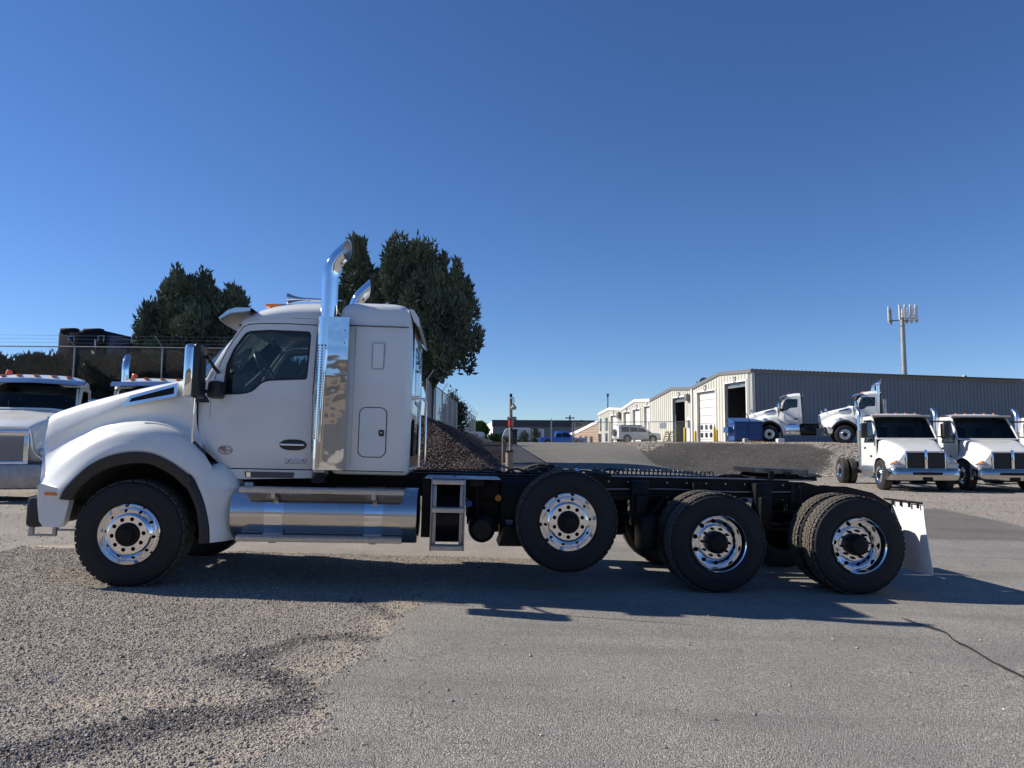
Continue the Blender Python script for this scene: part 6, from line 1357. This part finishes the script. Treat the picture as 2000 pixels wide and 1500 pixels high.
    y = 1.0; px = 3.12; m = MB().tube([(px, y, .6), (px, y, 2.52), (px + .03, y, 2.64), (px + .12, y, 2.74), (px + .24, y, 2.82)], [.075] * 5, 14); m.rbox((px - .02, y - .05, .8), (px + .12, y + .05, 2.1), .03); m.obj('exhaust_stack', M_SATIN, t); MB().lathe([(.10, 1.1), (.10, 2.0)], 14, 'z', (px, y, 0)).obj('heat_guard', M_STEEL, t)
    for x, kind in ((1.0, 'steer'), (5.45, 'drive')):
        for s_ in (0, 1):
            h = wheel(kind, t, x, -1.09 if not s_ else 1.09, .495, .3, far=bool(s_)); h.scale = (.94, .8 if kind == 'steer' else .9, .94)
    return t
md = build_medium(); MX = 13.22; labs = ['white flat nosed yard truck with chrome grille seen whole at right with bare rear chassis', 'white yard truck with chrome grille cut by the right edge of the frame', 'chrome exhaust of the yard truck standing beyond the right edge of the frame']
for k in range(3):
    o = md if k == 0 else copy_tree(md); x = MX + [0, 2.80, 5.95][k]; y = 23.72 + [0, .05, .3][k]; o.location = (x, y, H(x, y + 1) + .005); o.rotation_euler = (0, 0, R(82)); o.scale = (1, 1, 1); tag(o, labs[k], 'truck', 'white yard trucks parked facing the camera')
# ------------------------------------------------------------ bonneted yard trucks, copied from the big truck
SK = ('sleeper', 'back_panel', 'rear_spoiler', 'grab_rail', 'exhaust_shield', 'perforated_guard', 'grab_handle', 'flex_pipe', 'exhaust_can', 'fuel_tank', 'step_board', 'door_decal', 'side_ladder', 'fluid_tank', 'equipment_box', 'deck_plate', 'suspension_bracket', 'lift_axle', 'suspension_label', 'coiled_air_line', 'air_hose', 'glad_hand', 'round_tag', 'fifth_wheel', 'air_horn', 'bracket_label', 'grip_stud', 'exhaust_pipe', 'sidewall_lettering', 'mud_flap', 'flap_hanger', 'antenna', 'shield_screw', 'wheel', 'tyre')
def heavy_copy(label, anchor, world, rz, stacks, chrome_bumper, group, beacon=False, tilt=0):
    keepw = [c for c in KIDS(HERO) if c.name.split('.')[0] == 'wheel']
    t = HERO.copy(); C.objects.link(t); t.location = (0, 0, 0); t.rotation_euler = (0, 0, rz)
    for ch in KIDS(HERO):
        if ch.name.split('.')[0] not in SK: copy_tree(ch, t, ('grip_stud',))
    for w_ in keepw:
        if abs(w_.location.x - LX) < .1: continue
        c = w_.copy(); C.objects.link(c); c.parent = t
        for g in KIDS(w_):
            if g.name.split('.')[0] != 'sidewall_lettering': g2 = g.copy(); C.objects.link(g2); g2.parent = c
    v = Matrix.Rotation(rz, 3, 'Z') @ Vector(anchor); t.location = (world[0] - v.x, world[1] - v.y, world[2]); tag(t, label, 'truck', group)
    if stacks:
        for y in (.30, 2.14):
            stack_pipe(t, y, base=1.1); m = MB().lathe([(.12, 1.3), (.12, 2.5)], 14, 'z', (-1.72, y, 0)); m.obj('heat_guard', M_STEEL, t)
    MB().lathe([(0, 0), (.26, .02), (.28, .06), (.28, .84), (.26, .88), (0, .9)], 28, 'x', (-2.05, .35, .72)).obj('fuel_tank', M_GLOSSBLK if not chrome_bumper else M_BRUSH, t)
    for z in (.46, .68): MB().rbox((-2.95, .0, z), (-2.1, .12, z + .04), .01).obj('side_step', M_TREAD, t)
    MB().rbox((-2.95, .12, .45), (-2.1, .5, 1.1), .03).obj('step_box', M_ALU, t)
    if chrome_bumper:
        for yy in (.34, 1.86): MB().rbox((-4.97, yy, 1.10), (-4.80, yy + .24, 1.28), .05, 3).obj('headlight', M_LENS, t)
    if chrome_bumper: MB().rbox((-5.08, .06, .42), (-4.90, 2.38, .94), .03, 3).obj('front_bumper', M_STEEL, t)
    if beacon:
        for y in (1.9,): b = MB().lathe([(.09, 0), (.10, .05), (.075, .06)], 14, 'z', (-2.2, y, 2.97)).obj('beacon_base', M_TRIM, t); MB().lathe([(.072, .05), (.075, .12), (.05, .16), (0, .17)], 14, 'z', (-2.2, y, 2.97)).obj('beacon', mat('orange_beacon', (.85, .12, .02), .2, coat=.5), b)
    for s_ in (0, 1):
        yy = -.12 if not s_ else 2.56
        for (a, b_) in ((0, 0),): MB().tube([(-4.5, yy + (.2 if not s_ else -.2), 1.55), (-4.75, yy, 1.75), (-4.8, yy, 1.9)], .02, 6).rbox((-4.88, yy - .12, 1.86), (-4.76, yy + .12, 2.02), .04).obj('hood_mirror', M_CHROME, t)
    return t
U1 = heavy_copy('white day cab truck without exhaust stacks standing right of the blue dumpster', (FX, 0, 0), (.348 * 45, 45, H(.348 * 45, 45)), R(-20), False, False, 'bonneted white trucks parked in the yard')
U2 = heavy_copy('white day cab truck with twin chrome stacks above the front row of yard trucks', (FX, 0, 0), (.450 * 42, 42, H(.450 * 42, 42)), R(-18), True, False, 'bonneted white trucks parked in the yard')
L1 = heavy_copy('white truck with mesh grille and orange roof lamps cut by the left edge', (-4.95, YC, 0), (-10.55, 15.4, .13), R(110), False, True, 'bonneted white trucks parked in the yard', True)
L2 = heavy_copy('white truck with orange beacon mostly hidden behind the foreground hood', (-2.4, YC, 0), (-8.8, 18.6, .13), R(110), True, True, 'bonneted white trucks parked in the yard', True)
# dark sleeper cabs beyond the hedge
M_DKC = mat('dark_cab_paint', (.007, .007, .010), .6, spec=.2)
for px0, px1, py, Y_, lb in ((113, 222, 645, 36, 'dark high roof truck cab seen from behind above the hedge'), (254, 300, 657, 37, 'dark truck cab half hidden by the spiky juniper')):
    a = P(px0, py, Y_); b = P(px1, py, Y_); g = 2.5; W_ = max(2.3, b.x - a.x); t = thing('dark_truck_cab', lb, 'truck', (a.x, Y_, g), R(-8)); hh = a.z - g
    MB().rbox((0, 0, .8), (W_ * .86, 2.4, hh), .12, 3).obj('cab_body', M_DKC, t); MB().rbox((W_ * .86, .3, .9), (W_, 2.3, hh - .25), .1, 2).obj('side_fairing', mat('grey_fairing', (.10, .11, .14), .4), t)
    MB().rbox((W_ * .05, -.05, hh - .12), (W_ * .35, .3, hh + .10), .04).rbox((W_ * .5, -.05, hh - .12), (W_ * .84, .3, hh + .06), .04).obj('roof_cap', M_DKC, t)
    for x in (.22, .80): MB().rbox((W_ * x, -.03, hh - .62), (W_ * x + .34, -.0, hh - .30), .01).obj('window_trim', M_STEEL, t); MB().rbox((W_ * x + .04, -.045, hh - .64), (W_ * x + .30, -.02, hh - .34), .01).obj('cab_window', M_DKC, t)
    MB().box((W_ * .74, -.03, 1.2), (W_ * .77, .0, hh - .5)).obj('edge_trim', M_STEEL, t); MB().rbox((.1, .2, .3), (W_ - .2, 2.2, .8), .05).obj('chassis', M_BLACK, t)
    for x in (.05, W_ - .45): MB().lathe([(0, 0), (.5, .0), (.5, .4), (0, .4)], 20, 'x', (x, .8, .5)).obj('wheel', M_CTYRE, t)
# unseen building added behind the photographer, only to show in the chrome
b = thing('reflection_building', 'long low tan building added behind the camera for the chrome to reflect', 'building', (0, -34, 0)); MB().box((-60, -16, -.5), (50, 0, 6)).obj('wall', mat('tan_stucco', (.34, .27, .20), .8, noise=.1), b); MB().box((-60.3, -16.3, 6), (50.3, .3, 6.5)).obj('parapet', M_ROOFT, b)
for k in range(9): MB().box((-55 + k * 12, .0, 0), (-50 + k * 12, .05, 4)).obj('garage_door', M_ROOFT, b)
